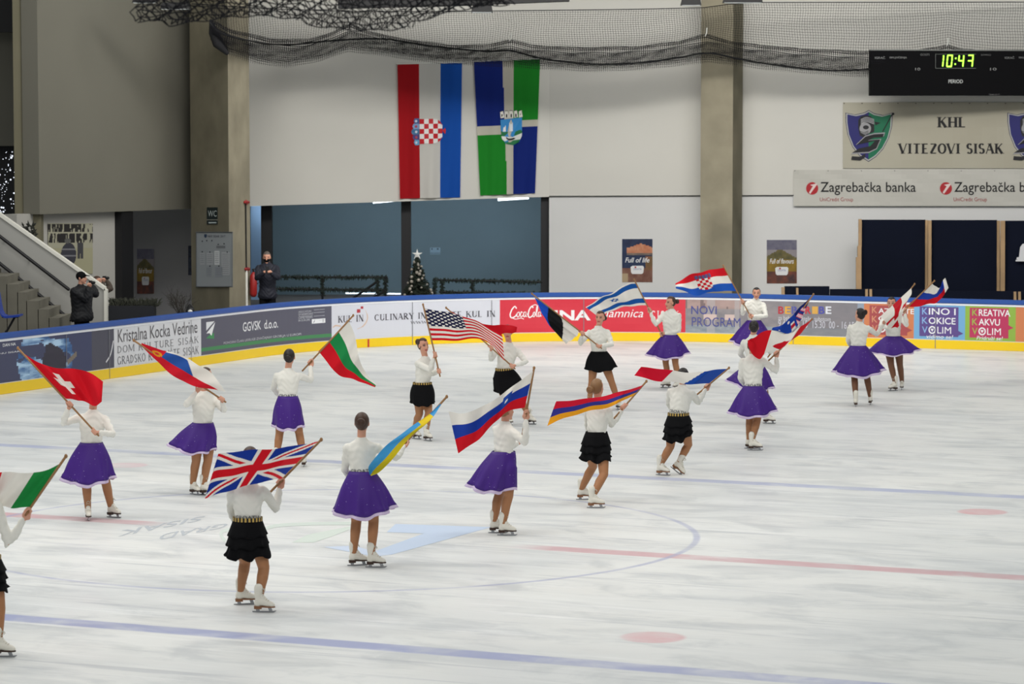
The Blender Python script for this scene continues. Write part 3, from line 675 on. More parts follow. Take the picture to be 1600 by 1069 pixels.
# blue seat at the frame edge
e = empty('stadium_seat', P(6, 512, 56.9), 'blue plastic stadium seat at the left edge before the stairs', 'seat')
mb = MB(); Ds = 56.9
prof = spline([(0, 0), (.28, -.03), (.36, .02), (.40, .16), (.44, .42)], 12)
A0 = P(30.5, 495, Ds)
M_SEAT = mat('blue_seat_plastic', (28, 62, 158), .35)
for k in range(11):
    (x1, z1), (x2, z2) = prof[k], prof[k + 1]
    mb.extr([A0 + [-x1, 0, z1], A0 + [-x2, 0, z2], A0 + [-x2, 0, z2 + .035], A0 + [-x1, 0, z1 + .035]], (0, .42, 0))
mb.out('seat_shell', M_SEAT, e, False)
mb = MB(); mb.tube([A0 + [-.12, .2, -.01], A0 + [-.3, .2, -.32]], .022, 8); mb.box(A0 + [-.2, .2, -.01], (.3, .3, .03)); mb.tube([A0 + [-.3, .2, -.3], [A0[0] - .32, A0[1] + .2, ZF]], .025, 8); mb.out('bracket', M_BLACK, e)
# mural of the team on the lower left wall
def wallmap(Df, out): return lambda x, y, lift: P(x, y, Df(x) - out - lift)
DL = lambda x: DA(x) + .45
def sheet_thing(name, Df, out, label, cat, x0, x1, y0, y1, fn, nx, ny, group=None, base='print', thick=True):
    c = P((x0 + x1) / 2, y1, Df((x0 + x1) / 2) - out); e = empty(name, c, label, cat, group)
    sh = Sheet(wallmap(Df, out)); sh.grid(base, x0, y1, x1, y0, nx, ny, fn, .012)
    if thick:
        mb = MB(); mb.extr([P(x0, y1, Df(x0) - out - .009), P(x1, y1, Df(x1) - out - .009), P(x1, y0, Df(x1) - out - .009), P(x0, y0, Df(x0) - out - .009)], (0, .008, 0)); mb.out('backing', M_WHITE, e)
    sh.e = e
    sh.T = lambda t, xa, ya, xb, yb, c, layer='lettering', **k: sh.text(layer, t, xa, ya, xb, yb, c, lift=.018, **k)
    return sh
def mural(u, v):
    c = mixc((176, 172, 150), (160, 158, 134), v) if v < .52 else (160, 158, 138)
    if v < .52: c = (158, 155, 128)
    def crowd(v0, v1, sd): return v0 < v < v1 and vnoise(u * 44, (v - v0) * 9, sd) > .40 and not (.83 < u < .88 and v > .8)
    if crowd(.83, .98, 2) or crowd(.62, .80, 6): c = (42, 40, 40)
    if math.hypot((u - .46) / .17, (v - .38) / .24) < 1: c = (58, 58, 66) if abs(v - .49) > .015 and abs(v - .36) > .015 else (120, 120, 124)
    if math.hypot((u - .44) / .07, (v - .655) / .05) < 1: c = (92, 92, 90)
    if .66 < u < .79 and .3 < v < .62 and not (.715 < u < .735 and v < .4): c = (66, 66, 70)
    return c
sh = sheet_thing('wall_mural', DL, .03, 'faded mural of a hockey team on the grey wall above the stair parapet', 'mural', 75, 145, 349, 428, mural, 70, 70, thick=False); sh.out(sh.e)
# ivy-like plant sprig behind the parapet
e = empty('hanging_plant', P(46, 372, 62.3), 'dark leafy sprig showing above the white stair parapet', 'plant')
mb = MB()
for i in range(40):
    p = P(random.uniform(37, 55), random.uniform(353, 369), 62.2); d = nrm([random.uniform(-1, 1), random.uniform(-.4, .4), random.uniform(-.4, 1)]) * random.uniform(.08, .16)
    mb.tube([p, p + d * .5, p + d], [.004, .024, .002], 5, False)
mb.out('leaves', mat('dark_leaf', (44, 46, 40), .8), e)
p = P(46, 362, 62.2); MB().tube([p, [p[0], p[1], ZF]], .012, 6).out('stem', M_BLACK, e)
# posters 'Full of ...'
def coast(u, v):
    n = fbm(u * 9, v * 9, 11)
    if v < .32: c = mixc((150, 120, 100), (92, 50, 44), fbm(u * 7, v * 6, 3)) if u > .2 or v > .2 else (170, 150, 120)
    else: c = mixc((34, 38, 66), (44, 62, 92), n)
    d = (u - .18) / .82
    if .62 < v < .9 - .25 * abs(u - .62) and u > .17: c = mixc((176, 96, 64), (206, 160, 130), n) if v > .68 else mixc((150, 130, 110), (60, 60, 70), n)
    if u > .75 and .28 < v < .6: c = mixc((150, 90, 70), (96, 84, 50), n)
    return c
def hillp(u, v):
    n = fbm(u * 9, v * 9, 15)
    if v > .78: c = mixc((120, 118, 130), (90, 88, 110), n)
    elif v > .55: c = mixc((74, 74, 48), (128, 112, 66), n) if v < .80 - .4 * abs(u - .45) else (140, 134, 138)
    elif v > .28: c = mixc((150, 120, 40), (112, 92, 36), n)
    else: c = mixc((48, 44, 52), (140, 72, 50), fbm(u * 8, v * 8, 21))
    return c
def poster(x0, x1, y0, y1, Df, fn, txt, label, plate=True, dim=1):
    sh = sheet_thing('poster', Df, 0, label, 'poster', x0, x1, y0, y1, fn, 26, 40, 'tourism posters on the walls')
    w_, h_ = x1 - x0, y1 - y0; wc = tuple(int(232 * dim) for _ in range(3))
    sh.T(txt, x0 + w_ * .1, y0 + h_ * .545, x0 + w_ * .9, y0 + h_ * .43, wc, bold=.02, shear=.25)
    if plate:
        sh.poly('plate', [(x0 + w_ * a, y0 + h_ * b) for a, b in ((.3, .78), (.28, .65), (.34, .62), (.68, .62), (.72, .65), (.70, .78), (.66, .81), (.34, .81))], tuple(int(225 * dim) for _ in range(3)), .016)
        sh.T('CROATIA', x0 + w_ * .37, y0 + h_ * .72, x0 + w_ * .64, y0 + h_ * .675, (110, 116, 160)); sh.disc('emblem', x0 + w_ * .44, y0 + h_ * .655, w_ * .03, w_ * .03, (170, 50, 60), .02)
    sh.out(sh.e)
poster(972, 1019.5, 373.5, 441, DC, coast, 'Full of life', 'poster of a red roofed coastal town reading Full of life')
poster(1198, 1245, 375, 443, DC, hillp, 'Full of flavours', 'poster of a hill village and yellow fields reading Full of flavours on the white wall')
poster(214, 240.5, 389, 459, lambda x: 71.49, hillp, 'Full of flavour', 'hill landscape poster in the dim lobby beside the black post')
sh = sheet_thing('poster', lambda x: 71.49, 0, 'dark blue poster half hidden behind the concrete pillar', 'poster', 294, 312, 384, 430, lambda u, v: mixc((34, 38, 52), (80, 90, 110), fbm(u * 6, v * 14, 4) - .1), 12, 30, 'tourism posters on the walls'); sh.out(sh.e)
# pillar signs
DPL = lerpD(299, 68.2, 358, 66.6)
sh = sheet_thing('wc_sign', DPL, .03, 'small black WC sign high on the concrete pillar', 'sign', 323, 340, 324, 350.5, lambda u, v: (20, 34, 34) if v > .28 or v < .24 else (150, 148, 136), 6, 50)
sh.T('WC', 325, 338.5, 338.5, 329, (196, 206, 204), bold=.0); sh.poly('arrow', [(326, 347), (326, 349), (338, 349), (338, 347)], (190, 200, 200), .018); sh.out(sh.e)
sh = sheet_thing('notice_board', DPL, .03, 'white framed notice board with pinned papers on the concrete pillar', 'notice board', 307.5, 362.5, 363.5, 447.5, lambda u, v: (158, 164, 168), 2, 2)
sh.T('NKK SISAK 2017', 324, 371, 352, 367.5, (60, 64, 74), bold=.01); sh.poly('emblem', [(319, 366), (323, 366), (323, 370), (321, 372), (319, 370)], (40, 60, 90), .02)
for (x, y, w_, h_, c) in ((312, 395, 8, 19, (172, 176, 180)), (323, 395, 10, 19, (176, 180, 184)), (335, 392, 8, 22, (214, 218, 220)), (346, 394, 13, 36, (180, 184, 188)), (322, 417, 9, 15, (150, 156, 162)), (336, 417, 12, 16, (150, 156, 164)), (338, 384, 14, 4, (120, 124, 128))):
    sh.poly('pinned_paper#%d%d' % (x, y), [(x, y + h_), (x + w_, y + h_), (x + w_, y), (x, y)], c, .02)
    for k in range(3, int(h_) - 2, 3): sh.poly('pinned_paper#%d%d' % (x, y), [(x + 1, y + k + .6), (x + w_ - 1.5, y + k + .6), (x + w_ - 1.5, y + k), (x + 1, y + k)], (128, 134, 140), .023)
for (x, y) in ((316, 393.5), (328, 394), (355, 394), (328, 416), (342, 416), (341, 382), (350, 381), (323, 376), (316, 377), (331, 376)): sh.disc('pin#%d%d' % (x, y), x, y, 1, 1.1, (40, 44, 52), .026, 10)
mb = MB()
for a_, b_ in (((306.5, 363), (363.5, 363)), ((306.5, 448), (363.5, 448)), ((307, 363), (307, 448)), ((363, 363), (363, 448))):
    mb.tube([P(*a_, DPL(a_[0]) - .04), P(*b_, DPL(b_[0]) - .04)], .014, 6)
mb.out('frame', mat('alu', (120, 124, 126), .4, metal=.6), sh.e); sh.out(sh.e)
# standpipe on the pillar's lit face
DPR = lerpD(358, 66.6, 391, 68.2)
e = empty('standpipe', P(385, 478, DPR(385) - .08), 'thin hose pipe with red valves on the lit face of the pillar', 'pipe')
q = lambda x, y: P(x, y, DPR(x) - .07)
MB().tube([q(384, 318), q(385, 420)], .016, 8).out('upper_pipe', M_BLACK, e); MB().tube([q(385, 424), q(385.5, 478)], .028, 8).out('lower_pipe', M_WHITE, e)
M_RED = mat('red_enamel', (150, 34, 34), .4)
for (x, y) in ((385, 316), (386, 420.5)): MB().tube([q(x - 2.4, y), q(x + 3, y)], .036, 8).tube([q(x, y + 3), q(x, y - 2)], .026, 8).out('valve', M_RED, e)
e = empty('fire_extinguisher', P(396, 462, 68.0), 'red fire extinguisher hanging beside the concrete pillar', 'extinguisher')
p0, p1 = P(396, 459, 68.0), P(396, 428, 68.0); MB().tube([p0, p0 * .1 + p1 * .9, p1], [.085, .085, .05], 12).out('cylinder', M_RED, e, True); MB().tube([p1, p1 + [0, 0, .1]], .025, 8).tube([p1 + [-.03, 0, .1], p1 + [.09, 0, .12]], .014, 6).out('valve', M_BLACK, e)
MB().box(p0 * .5 + p1 * .5 + [0, .12, 0], (.2, .12, .03)).out('bracket', M_BLACK, e)
# planter box with dry grass in front of the lobby
e = empty('planter_box', P(204, 505, 61.8), 'black planter box with dark spiky leaves behind the boards', 'planter')
mb = MB(); p0, p1 = P(168, 478, 61.4), P(240, 478, 61.9); mb.extr([[p0[0], p0[1], ZF], [p1[0], p1[1], ZF], p1, p0], (0, .45, 0)); mb.out('box', mat('planter_black', (24, 26, 32), .6), e)
mb = MB()
for i in range(420):
    t = random.random(); b_ = p0 + (p1 - p0) * t * 1.08 + [0, random.uniform(.05, .4), 0]; d = np.array([random.uniform(-.12, .14), random.uniform(-.05, .05), random.uniform(.04, .19)])
    mb.tube([b_ - [0, 0, .02], b_ + d * .6, b_ + d + [random.uniform(-.03, .03), 0, -.02]], [.007, .011, .002], 4, False)
mb.out('leaves', mat('dark_grass', (54, 56, 46), .8), e)
# bare branches in the lobby
e = empty('bare_shrub', P(286, 500, 66.0), 'leafless twiggy shrub in the lobby left of the concrete pillar', 'shrub')
mb = MB(); b0 = np.array([*P(286, 500, 66.0)[:2], ZF])
def twig(p, d, L, r, k):
    q_ = p + d * L; mb.tube([p, (p + q_) / 2 + RNG.normal(0, .02, 3), q_], [r, r * .8, r * .6], 4, False)
    if k:
        for _ in range(3): twig(p + (q_ - p) * random.uniform(.5, 1), nrm(d + RNG.normal(0, .32, 3)), L * random.uniform(.5, .75), r * .62, k - 1)
for i in range(6): twig(b0, nrm([random.uniform(-.25, .25), random.uniform(-.1, .1), 1]), .55, .012, 3)
mb.out('branches', mat('twig', (62, 58, 54), .9), e); MB().tube([b0, b0 + [0, 0, .3]], [.14, .18], 12, False).out('pot', M_BLACK, e)
e = empty('round_bag', P(297, 489, 62.6), 'small round black bag with white patch behind the curved boards', 'bag')
b0 = P(297, 486.5, 62.6); mb = MB(); mb.ball(b0, (.1, .08, .1)); mb.out('body', M_BLACK, e, True); MB().ball(b0 + [.01, -.07, 0], (.05, .03, .04)).out('patch', M_WHITE, e, True)
mb = MB(); mb.tube(spline([b0 + [-.07, 0, .06], b0 + [0, 0, .15], b0 + [.07, 0, .06]], 10), .013, 6); mb.out('handle', M_BLACK, e)
MB().tube([[b0[0], b0[1], ZF], b0 - [0, 0, .09]], [.07, .05], 8, False).out('stand', M_BLACK, e)
# garland railings
M_GARL = mat('fir_garland', (40, 52, 46), .9); 
def needles(mb, a_, b_, n_, L, rr):
    d = b_ - a_; ax = nrm(d)
    for i in range(n_):
        p = a_ + d * random.random(); v = RNG.normal(0, 1, 3); v = nrm(v - ax * (v @ ax) * .7) * L * random.uniform(.6, 1.1)
        mb.tube([p, p + v * .6, p + v + [0, 0, -.01]], [rr, rr * .8, rr * .2], 4, False)
def railing(label, segs, D, bare=()):
    p_ = P(*segs[0][0], D); e = empty('railing', (p_[0], p_[1], ZF), label, 'railing', 'garlanded railings in the blue opening')
    mb = MB(); g = MB()
    for (a_, b_) in segs:
        A_, B_ = P(*a_, D), P(*b_, D)
        mb.tube([A_, B_], .03, 6); needles(g, A_, B_, int(np.linalg.norm(B_ - A_) * 150) + 20, .085, .016)
    for (a_, b_) in bare: mb.tube([P(*a_, D), P(*b_, D)], .035, 6)
    # posts reach the floor
    for (a_, b_) in segs:
        if abs(a_[0] - b_[0]) < 4: q_ = P(*b_, D); mb.tube([q_, [q_[0], q_[1], ZF]], .03, 6)
    mb.out('bar', M_DARK, e); prop(g.out('garland', M_GARL, e), kind='stuff')
railing('long railing wound with dark fir garland, left half of the blue opening', [((428, 433), (604, 433.5)), ((428, 451.5), (604, 453.5)), ((504, 432), (504, 462)), ((590, 433), (590, 462)), ((602.5, 433), (602.5, 462))], 74.0, [((588, 441), (552, 466)), ((600, 456), (574, 470))])
railing('long railing wound with dark fir garland between tree and right black post', [((678, 437.5), (846, 441)), ((688, 456.5), (846, 459)), ((679, 437), (679, 458)), ((691, 440), (691, 458)), ((738, 440), (738, 458))], 74.0)
# low lit tube and stage bits behind the railing
mb = MB(); mb.extr([P(540, 459.2, 80), P(626, 460.2, 80), P(626, 458.4, 80), P(540, 457.4, 80)], (0, .05, 0)); o = mb.out('floor_light', mat('lamp_low', (240, 250, 255), emit=(225, 240, 255), es=1.6)); prop(o, 'thin lit tube low behind the left garlanded railing', 'lamp')
# christmas tree
e = empty('christmas_tree', (*P(652, 470, 73.2)[:2], ZF), 'dark Christmas tree with silver baubles and a white star', 'tree')
base = np.array([*P(652, 470, 73.2)[:2], ZF]); tz = P(652, 404, 73.2)[2]
mb = MB(); mb.tube([base, [base[0], base[1], tz]], [.05, .015], 8); mb.out('trunk', mat('bark', (60, 46, 36), .9), e)
mb = MB(); zb = P(652, 468, 73.2)[2]
for lv in range(15):
    t = lv / 14; z = zb + (tz - zb) * t; R = .43 * (1 - t) + .04
    for k in range(int(26 * (1 - t)) + 8):
        an = random.uniform(0, 2 * PI); p = np.array([base[0], base[1], z + random.uniform(-.02, .03)]); d = np.array([math.cos(an), math.sin(an), -.18]) * R * random.uniform(.75, 1.1)
        mb.tube([p, p + d], [.012, .005], 4, False); needles(mb, p + d * .3, p + d, 7, .075, .014)
prop(mb.out('needles', mat('fir_needle', (36, 44, 34), .9), e), kind='stuff')
M_SIL = mat('silver_bauble', (160, 154, 144), .35, metal=.3)
for i in range(26):
    t = (i + .5) / 26 * .93; z = zb + (tz - zb) * t; R = .42 * (1 - t) + .03; an = -PI / 2 + random.uniform(-1.4, 1.4)
    MB().ball([base[0] + math.cos(an) * R, base[1] + math.sin(an) * R, z], random.choice([.028, .036, .046]), 10, 7).out('bauble', M_SIL, e, True)
mb = MB(); c = np.array([base[0], base[1], tz + .1]); pts = []
for k in range(10):
    r = .14 if k % 2 == 0 else .05; a_ = PI / 2 + k * PI / 5; pts.append(c + [r * math.cos(a_), 0, r * math.sin(a_)])
f0 = c + [0, -.03, 0]; f1 = c + [0, .03, 0]; v = pts + [f0, f1]
mb.add(v, [(k, (k + 1) % 10, 10) for k in range(10)] + [((k + 1) % 10, k, 11) for k in range(10)]); mb.tube([c - [0, 0, .14], c - [0, 0, .04]], .012, 6); mb.out('star', mat('star_white', (232, 232, 228), .4), e)
# paper notice on the recess wall
sh = sheet_thing('paper_notice', lambda x: 81.49, 0, 'small paper notice on the blue grey wall right of the tree', 'notice', 672, 688, 387, 397.5, lambda u, v: (60, 76, 90) if (.1 < v < .16 or .24 < v < .3) else ((50, 66, 80) if (abs(v - .8) < .12 and (abs(u - .18) < .07 or abs(u - .75) < .07)) else (100, 124, 140)), 24, 24); sh.out(sh.e)

# navy crash mats with wooden battens at right
def matboard(x0, x1, y0, y1, D, label, battens, group='navy boards leaning at the back wall'):
    e = empty('crash_mat', (*P((x0 + x1) / 2, y1, D)[:2], ZF), label, 'board', group)
    mb = MB(); q0, q1 = P(x0, y0, D), P(x1, y0, D); mb.extr([[q0[0], q0[1] - .12, ZF], [q1[0], q1[1] - .12, ZF], q1, q0], (0, .09, 0)); mb.out('sheet', M_NAVY, e)
    for (xa, xb, ya) in battens:
        b0, b1 = P(xa, ya, D - .14), P(xb, ya, D - .14); MB().extr([[b0[0], b0[1] - .12, ZF], [b1[0], b1[1] - .12, ZF], b1, b0], (0, .05, 0)).out('batten', M_WOOD, e)
    return e
matboard(1346, 1446, 343.5, 460, 73.0, 'tall navy board with wooden edge, leftmost of the three at the wall', [(1341.5, 1346.5, 342.5), (1446, 1450, 344)])
matboard(1456, 1558, 344, 460, 72.7, 'tall navy board in the middle of the three at the wall', [(1450.5, 1455.5, 344.5), (1558, 1562.5, 345)])
e3 = matboard(1571, 1680, 345, 460, 72.4, 'tall navy board with white skate emblem, rightmost of the three', [(1563.5, 1570.5, 345)])
sh = Sheet(lambda x, y, lift: P(x, y, 72.23 - lift))
sh.poly('skate_emblem', [(1588, 405), (1589, 402), (1592, 402), (1594, 386), (1598, 381), (1606, 380), (1607, 396), (1612, 402), (1612, 408), (1594, 408)], (222, 222, 224), .01); sh.rect('skate_emblem', 1587, 406, 1612, 408.5, (222, 222, 224), .012); sh.out(e3)
def low(x0, x1, y0, y1, D, label, bats): matboard(x0, x1, (y0), 470, D, label, bats, 'low navy boards behind the end boards')
low(1226, 1296, 447.5, 470, 71.6, 'low navy board with wooden posts standing behind the end boards under the poster', [(1221, 1226, 449), (1244, 1247.5, 450)])
low(1297, 1452, 452, 470, 71.3, 'long low navy board in front of the leftmost tall board', [(1352, 1356, 452), (1358.5, 1362.5, 452)])
low(1453, 1670, 455, 470, 71.0, 'long low navy board in front of the middle tall board', [(1584, 1588, 456), (1591, 1595, 456)])
low(1340, 1347, 386, 470, 72.0, 'narrow wooden batten stack beside the leftmost tall navy board', [(1337.5, 1341.5, 402), (1340, 1346, 384)])

# ---- banners on the back wall
def sag(x0, x1, amp): return lambda u: amp * math.sin(u * PI)
def fabric(u, v): return mixc((176, 172, 156), (164, 158, 140), fbm(u * 5, v * 2, 3))
DN = lambda x: DC(x) - .08
sh = sheet_thing('club_banner', DN, 0, 'stained white club banner with two shields hanging under the scoreboard', 'banner', 1317, 1660, 160, 263, fabric, 30, 8)
BLK = (26, 24, 26)
sh.T('KHL', 1464, 199, 1508, 183, BLK, layer='lettering#k', serif=True, thick=.27, thin=.10); sh.T('VITEZOVI SISAK', 1402, 240, 1569, 224.5, BLK, serif=True, thick=.27, thin=.10)
banner_e = sh.e
def shield(ox):
    sh = Sheet(wallmap(DN, 0))
    X = lambda p: [(ox + a, b) for a, b in p]
    out = [(1321, 176), (1336, 179), (1350, 176), (1357.5, 172), (1366, 177), (1380, 180), (1395, 176), (1394, 197), (1389, 216), (1380, 233), (1369, 245), (1357, 253), (1343, 244), (1332, 230), (1324, 210), (1321, 190)]
    c = (1357.5, 210); sh.poly('shield', X(out), (40, 46, 74), .016); sc = lambda k: [(c[0] + (a - c[0]) * k, c[1] + (b - c[1]) * k) for a, b in out]
    sh.poly('shield', X(sc(.97)), (176, 176, 172), .018); i_ = sc(.92)
    sh.poly('shield', X([p for p in i_ if p[0] <= 1358]), (36, 36, 104), .02); sh.poly('shield', X([p for p in i_ if p[0] >= 1357]), (18, 106, 74), .021)
    # knight helmet
    sh.poly('knight', X([(1341, 200), (1341, 188), (1345, 182), (1352, 180), (1361, 182), (1366, 190), (1366, 200), (1366, 206), (1356, 210), (1348, 215), (1343, 210)]), (30, 30, 34), .023)
    sh.disc('knight', ox + 1352, 201, 9, 9.5, (150, 150, 152), .025); sh.disc('knight', ox + 1353, 199, 4.5, 3.2, (34, 34, 38), .027)
    for k in range(4): sh.line('knight', X([(1343, 205 + 2.2 * k), (1350, 207 + 2.2 * k), (1357, 204.5 + 2 * k)]), .9, (46, 46, 50), .029, n=10)
    for k in range(4): sh.line('knight', X([(1345, 187 + 2.2 * k), (1354, 183.5 + 2.2 * k), (1366, 187 + 2.2 * k)]), 1.0, (176, 176, 178), .027, n=12)
    sh.poly('knight', X([(1366, 190), (1376, 192), (1368, 196)]), (30, 30, 34), .023)
    # S-shaped blade and stick
    S = [(1329, 241), (1341, 233), (1360, 229), (1368, 219.5), (1337, 226.5), (1352, 212), (1366, 208), (1383, 207), (1381, 213), (1366, 214), (1356, 219), (1377, 217), (1370, 233), (1358, 239)]
    sh.poly('blade', X(S), (150, 150, 154), .031); cc = (1357, 224); sh.poly('blade', X([(cc[0] + (a - cc[0]) * .93, cc[1] + (b - cc[1]) * .88) for a, b in S]), (24, 24, 28), .033)
    sh.line('stick', X([(1395, 177), (1379, 206)]), 1.6, (24, 24, 28), .031); sh.disc('stick', ox + 1395.5, 178, 2, 2, (24, 24, 28), .032)
    sh.poly('stick', X([(1331, 244), (1344, 245), (1352, 240), (1352, 246), (1344, 251), (1330, 250)]), (30, 30, 34), .031)
    sh.out(banner_e)
shield(0); shield(253)
for k in range(12): sh.disc('eyelet#%d' % k, 1319 + 28 * k, 161.5, .9, .9, (60, 58, 54), .016, 8)
sh.out(sh.e)
def tarp(u, v): return mixc((196, 194, 186), (178, 176, 168), fbm(u * 12 + v * 3, v * 2, 5))
sh = sheet_thing('bank_banner', DN, .01, 'long white bank banner with red ball emblems below the club banner', 'banner', 1240, 1660, 265.5, 322, tarp, 50, 8)
for ox in (0, 209):
    sh.disc('emblem#%d' % ox, 1269 + ox, 294.5, 9.5, 9.8, (168, 34, 42), .017); sh.poly('emblem#%d' % ox, [(1264 + ox, 301), (1266 + ox, 303), (1277 + ox, 288), (1275 + ox, 287), (1266 + ox, 289), (1270 + ox, 291)], (220, 200, 196), .02)
    sh.T('Zagrebačka banka', 1282 + ox, 305, 1431 + ox, 284.5, (22, 20, 22), bold=.012, layer='lettering#%d' % ox); sh.T('UniCredit Group', 1281 + ox, 316.5, 1333 + ox, 308.5, (150, 52, 56), layer='lettering#s%d' % ox)
for k in range(8): sh.disc('eyelet#%d' % k, 1242 + 52 * k, 267, .8, .8, (90, 88, 84), .016, 8)
sh.out(sh.e)
# scoreboard
e = empty('scoreboard', P(1480, 149, 72.6), 'black electronic scoreboard with a lit green clock', 'scoreboard')
q = [P(1359.5, 149.5, 72.6), P(1690, 149.5, 72.3), P(1690, 80, 72.3), P(1359.5, 79, 72.6)]
MB().extr(q, (0, .3, 0)).out('housing', mat('board_black', (12, 12, 14), .8, .1), e)
MB().extr([q[3] + [0, -.005, -.0], q[2] + [0, -.005, 0], q[2] + [0, -.005, .03], q[3] + [0, -.005, .03]], (0, .3, 0)).out('top_edge', mat('edge_grey', (110, 112, 108), .5), e)
for x in (1400, 1560, 1660): p = P(x, 100, 72.9); MB().box(p + [0, .3 + .5 * (DC(x) - 73.2 - .05), 0], (.06, DC(x) - 73.2 - .0, .06)).out('wall_bracket', M_DARK, e)
sh = Sheet(lambda x, y, lift: P(x, y, 72.6 - .3 * (x - 1359.5) / 330.5 - lift))
sh.rect('clock_frame', 1461.5, 106.4, 1525, 107, (110, 112, 110), .008); sh.rect('clock_frame', 1461.5, 84.3, 1462.1, 107, (110, 112, 110), .008); sh.rect('clock_frame', 1461.5, 84.3, 1525, 84.9, (90, 92, 90), .008)
for (t, xa, yb, xb, yt, c) in (('PERIOD', 1482, 130, 1504.5, 124.3, (196, 198, 196)), ('IGRAČ', 1367, 92, 1383, 87.8, (130, 130, 130)), ('ISKLJUČENJA', 1390, 92, 1417, 87.8, (130, 130, 130)), ('10', 1430, 110, 1438, 106, (130, 130, 130)), ('10', 1547, 110, 1557, 106, (130, 130, 130)), ('GOSTI', 1438, 87, 1452, 83.8, (100, 100, 100)), ('IGRAČ', 1570, 92, 1585, 87.8, (120, 120, 120)), ('ISKLJUČENJA', 1592, 92, 1620, 87.8, (120, 120, 120)), ('DOMAĆI', 1533, 87, 1548, 83.8, (100, 100, 100)), ('TIME OUT', 1545, 149, 1562, 147, (110, 110, 110))):
    sh.text('lettering#%s%d' % (t, xa), t, xa, yb, xb, yt, c, lift=.008, bold=.01)
sh.out(e)
mb = MB()
def seg(a_, b_):
    for t in np.linspace(0, 1, 4): mb.ball(P(a_[0] + (b_[0] - a_[0]) * t, a_[1] + (b_[1] - a_[1]) * t, 72.6 - .3 * (a_[0] + (b_[0] - a_[0]) * t - 1359.5) / 330.5 - .012), .02, 6, 4)
def digit(ox, which):
    w_, x = 8.4, 1471 + ox
    S = {'a': ((x + 2, 86.5), (x + w_, 86.5)), 'f': ((x + 1.4, 87.5), (x + .6, 94)), 'b': ((x + w_, 87.5), (x + w_ - .4, 94)), 'g': ((x + 1.5, 95), (x + w_ - 1, 95)), 'e': ((x + .4, 97), (x, 103)), 'c': ((x + w_ - .8, 97), (x + w_ - 1.4, 103)), 'd': ((x + .8, 104), (x + w_ - 2, 104))}
    for k in which: seg(*S[k])
digit(-5, 'bc'); digit(8.5, 'abcdef'); digit(26.5, 'fgbc'); digit(41, 'abgc'); seg((1493.5, 91), (1493.3, 91.3)); seg((1492.6, 100), (1492.5, 100.3))
mb.out('clock_digits', mat('led_green', (170, 255, 90), emit=(170, 255, 70), es=1.9), e)

# ---- two hanging flags
def banner(name, label, A, B, C_, D_, fn, nx, ny, deco, folds=.06):
    e = empty(name, P((A[0] + B[0]) / 2, A[1], 75.2), label, 'flag', 'banners hanging on the back wall')
    def mp(u, v, lift=0.0):                # u 0..1 left-right, v 0..1 top-bottom
        x = (A[0] + (B[0] - A[0]) * u) * (1 - v) + (D_[0] + (C_[0] - D_[0]) * u) * v; y = (A[1] + (B[1] - A[1]) * u) * (1 - v) + (D_[1] + (C_[1] - D_[1]) * u) * v
        return P(x, y, DB(x) - .13 - lift - folds * (math.sin(u * 23 + v * 2.5) * .5 + .5 * math.sin(u * 9 - v * 3)) * (.4 + .6 * v))
    sh = Sheet(lambda a_, b_, lift: mp(a_, b_, lift)); sh.grid('cloth', 0, 0, 1, 1, nx, ny, fn, 0); deco(sh)
    for k, mb in sh.L.items(): mb.out(k, M_FLAG if k == 'cloth' else M_PRINT, e, smooth=(k == 'cloth'))
    MB().tube([mp(-.01, -.004, -.04), mp(1.01, -.004, -.04)], .02, 8).out('hanging_rod', M_WHITE, e)
RD, WH, BL = (176, 26, 34), (214, 212, 206), (26, 84, 176)
def cro(sh):
    # shield turned on its side: five by five squares, crown to the left
    x0, x1, y0, y1 = .335, .70, .41, .595
    for i in range(5):
        for j in range(5):
            xa, xb = x0 + (x1 - x0) * i / 5, x0 + (x1 - x0) * (i + 1) / 5; ya, yb = y0 + (y1 - y0) * j / 5, y0 + (y1 - y0) * (j + 1) / 5
            def cl(x, y):
                k = max(0, (x - .56) / (.72 - .56)); h = .0925 * math.sqrt(max(0, 1 - k * k)); return (x, min(max(y, .5025 - h), .5025 + h))
            pts = [cl(xa, ya), cl((xa + xb) / 2, ya), cl(xb, ya), cl(xb, (ya + yb) / 2), cl(xb, yb), cl((xa + xb) / 2, yb), cl(xa, yb), cl(xa, (ya + yb) / 2)]
            sh.poly('emblem', pts, (186, 24, 36) if (i + j) % 2 == 0 else (226, 224, 222), .02)
    sh.poly('emblem', [(.70, .50), (.745, .478), (.755, .5), (.745, .527)], (186, 24, 36), .02)
    for k, c in enumerate(((66, 90, 140), (120, 150, 190), (60, 110, 150), (70, 60, 120), (90, 150, 190))):
        y = .405 + k * .04; xb = .20 + .02 * abs(k - 2); sh.poly('crown', [(.33, y), (.33, y + .038), (xb + .02, y + .040), (xb, y + .018), (xb + .02, y - .002)], c, .02)
        sh.disc('crown', .28, y + .02, .02, .01, (170, 60, 80) if k % 2 else (190, 200, 214), .024, 10)
banner('national_banner', 'long red white and blue banner with chequered shield on the back wall', (621, 101), (722, 98.5), (719, 308.5), (625, 310.5), lambda u, v: RD if u < .335 else (WH if u < .67 else BL), 60, 40, cro)
DBL, GR, CR = (22, 42, 122), (34, 138, 44), (200, 196, 182)
def sis(u, v):
    a_, b_ = .43 + .06 * v, .60 + .0 * v
    c = .515 if u < .5 else .475; h = .065
    if a_ < u < b_ or abs(v - c - .0) < h / 2: return CR
    return (DBL if u < .5 else GR) if v < c else (GR if u < .5 else DBL)
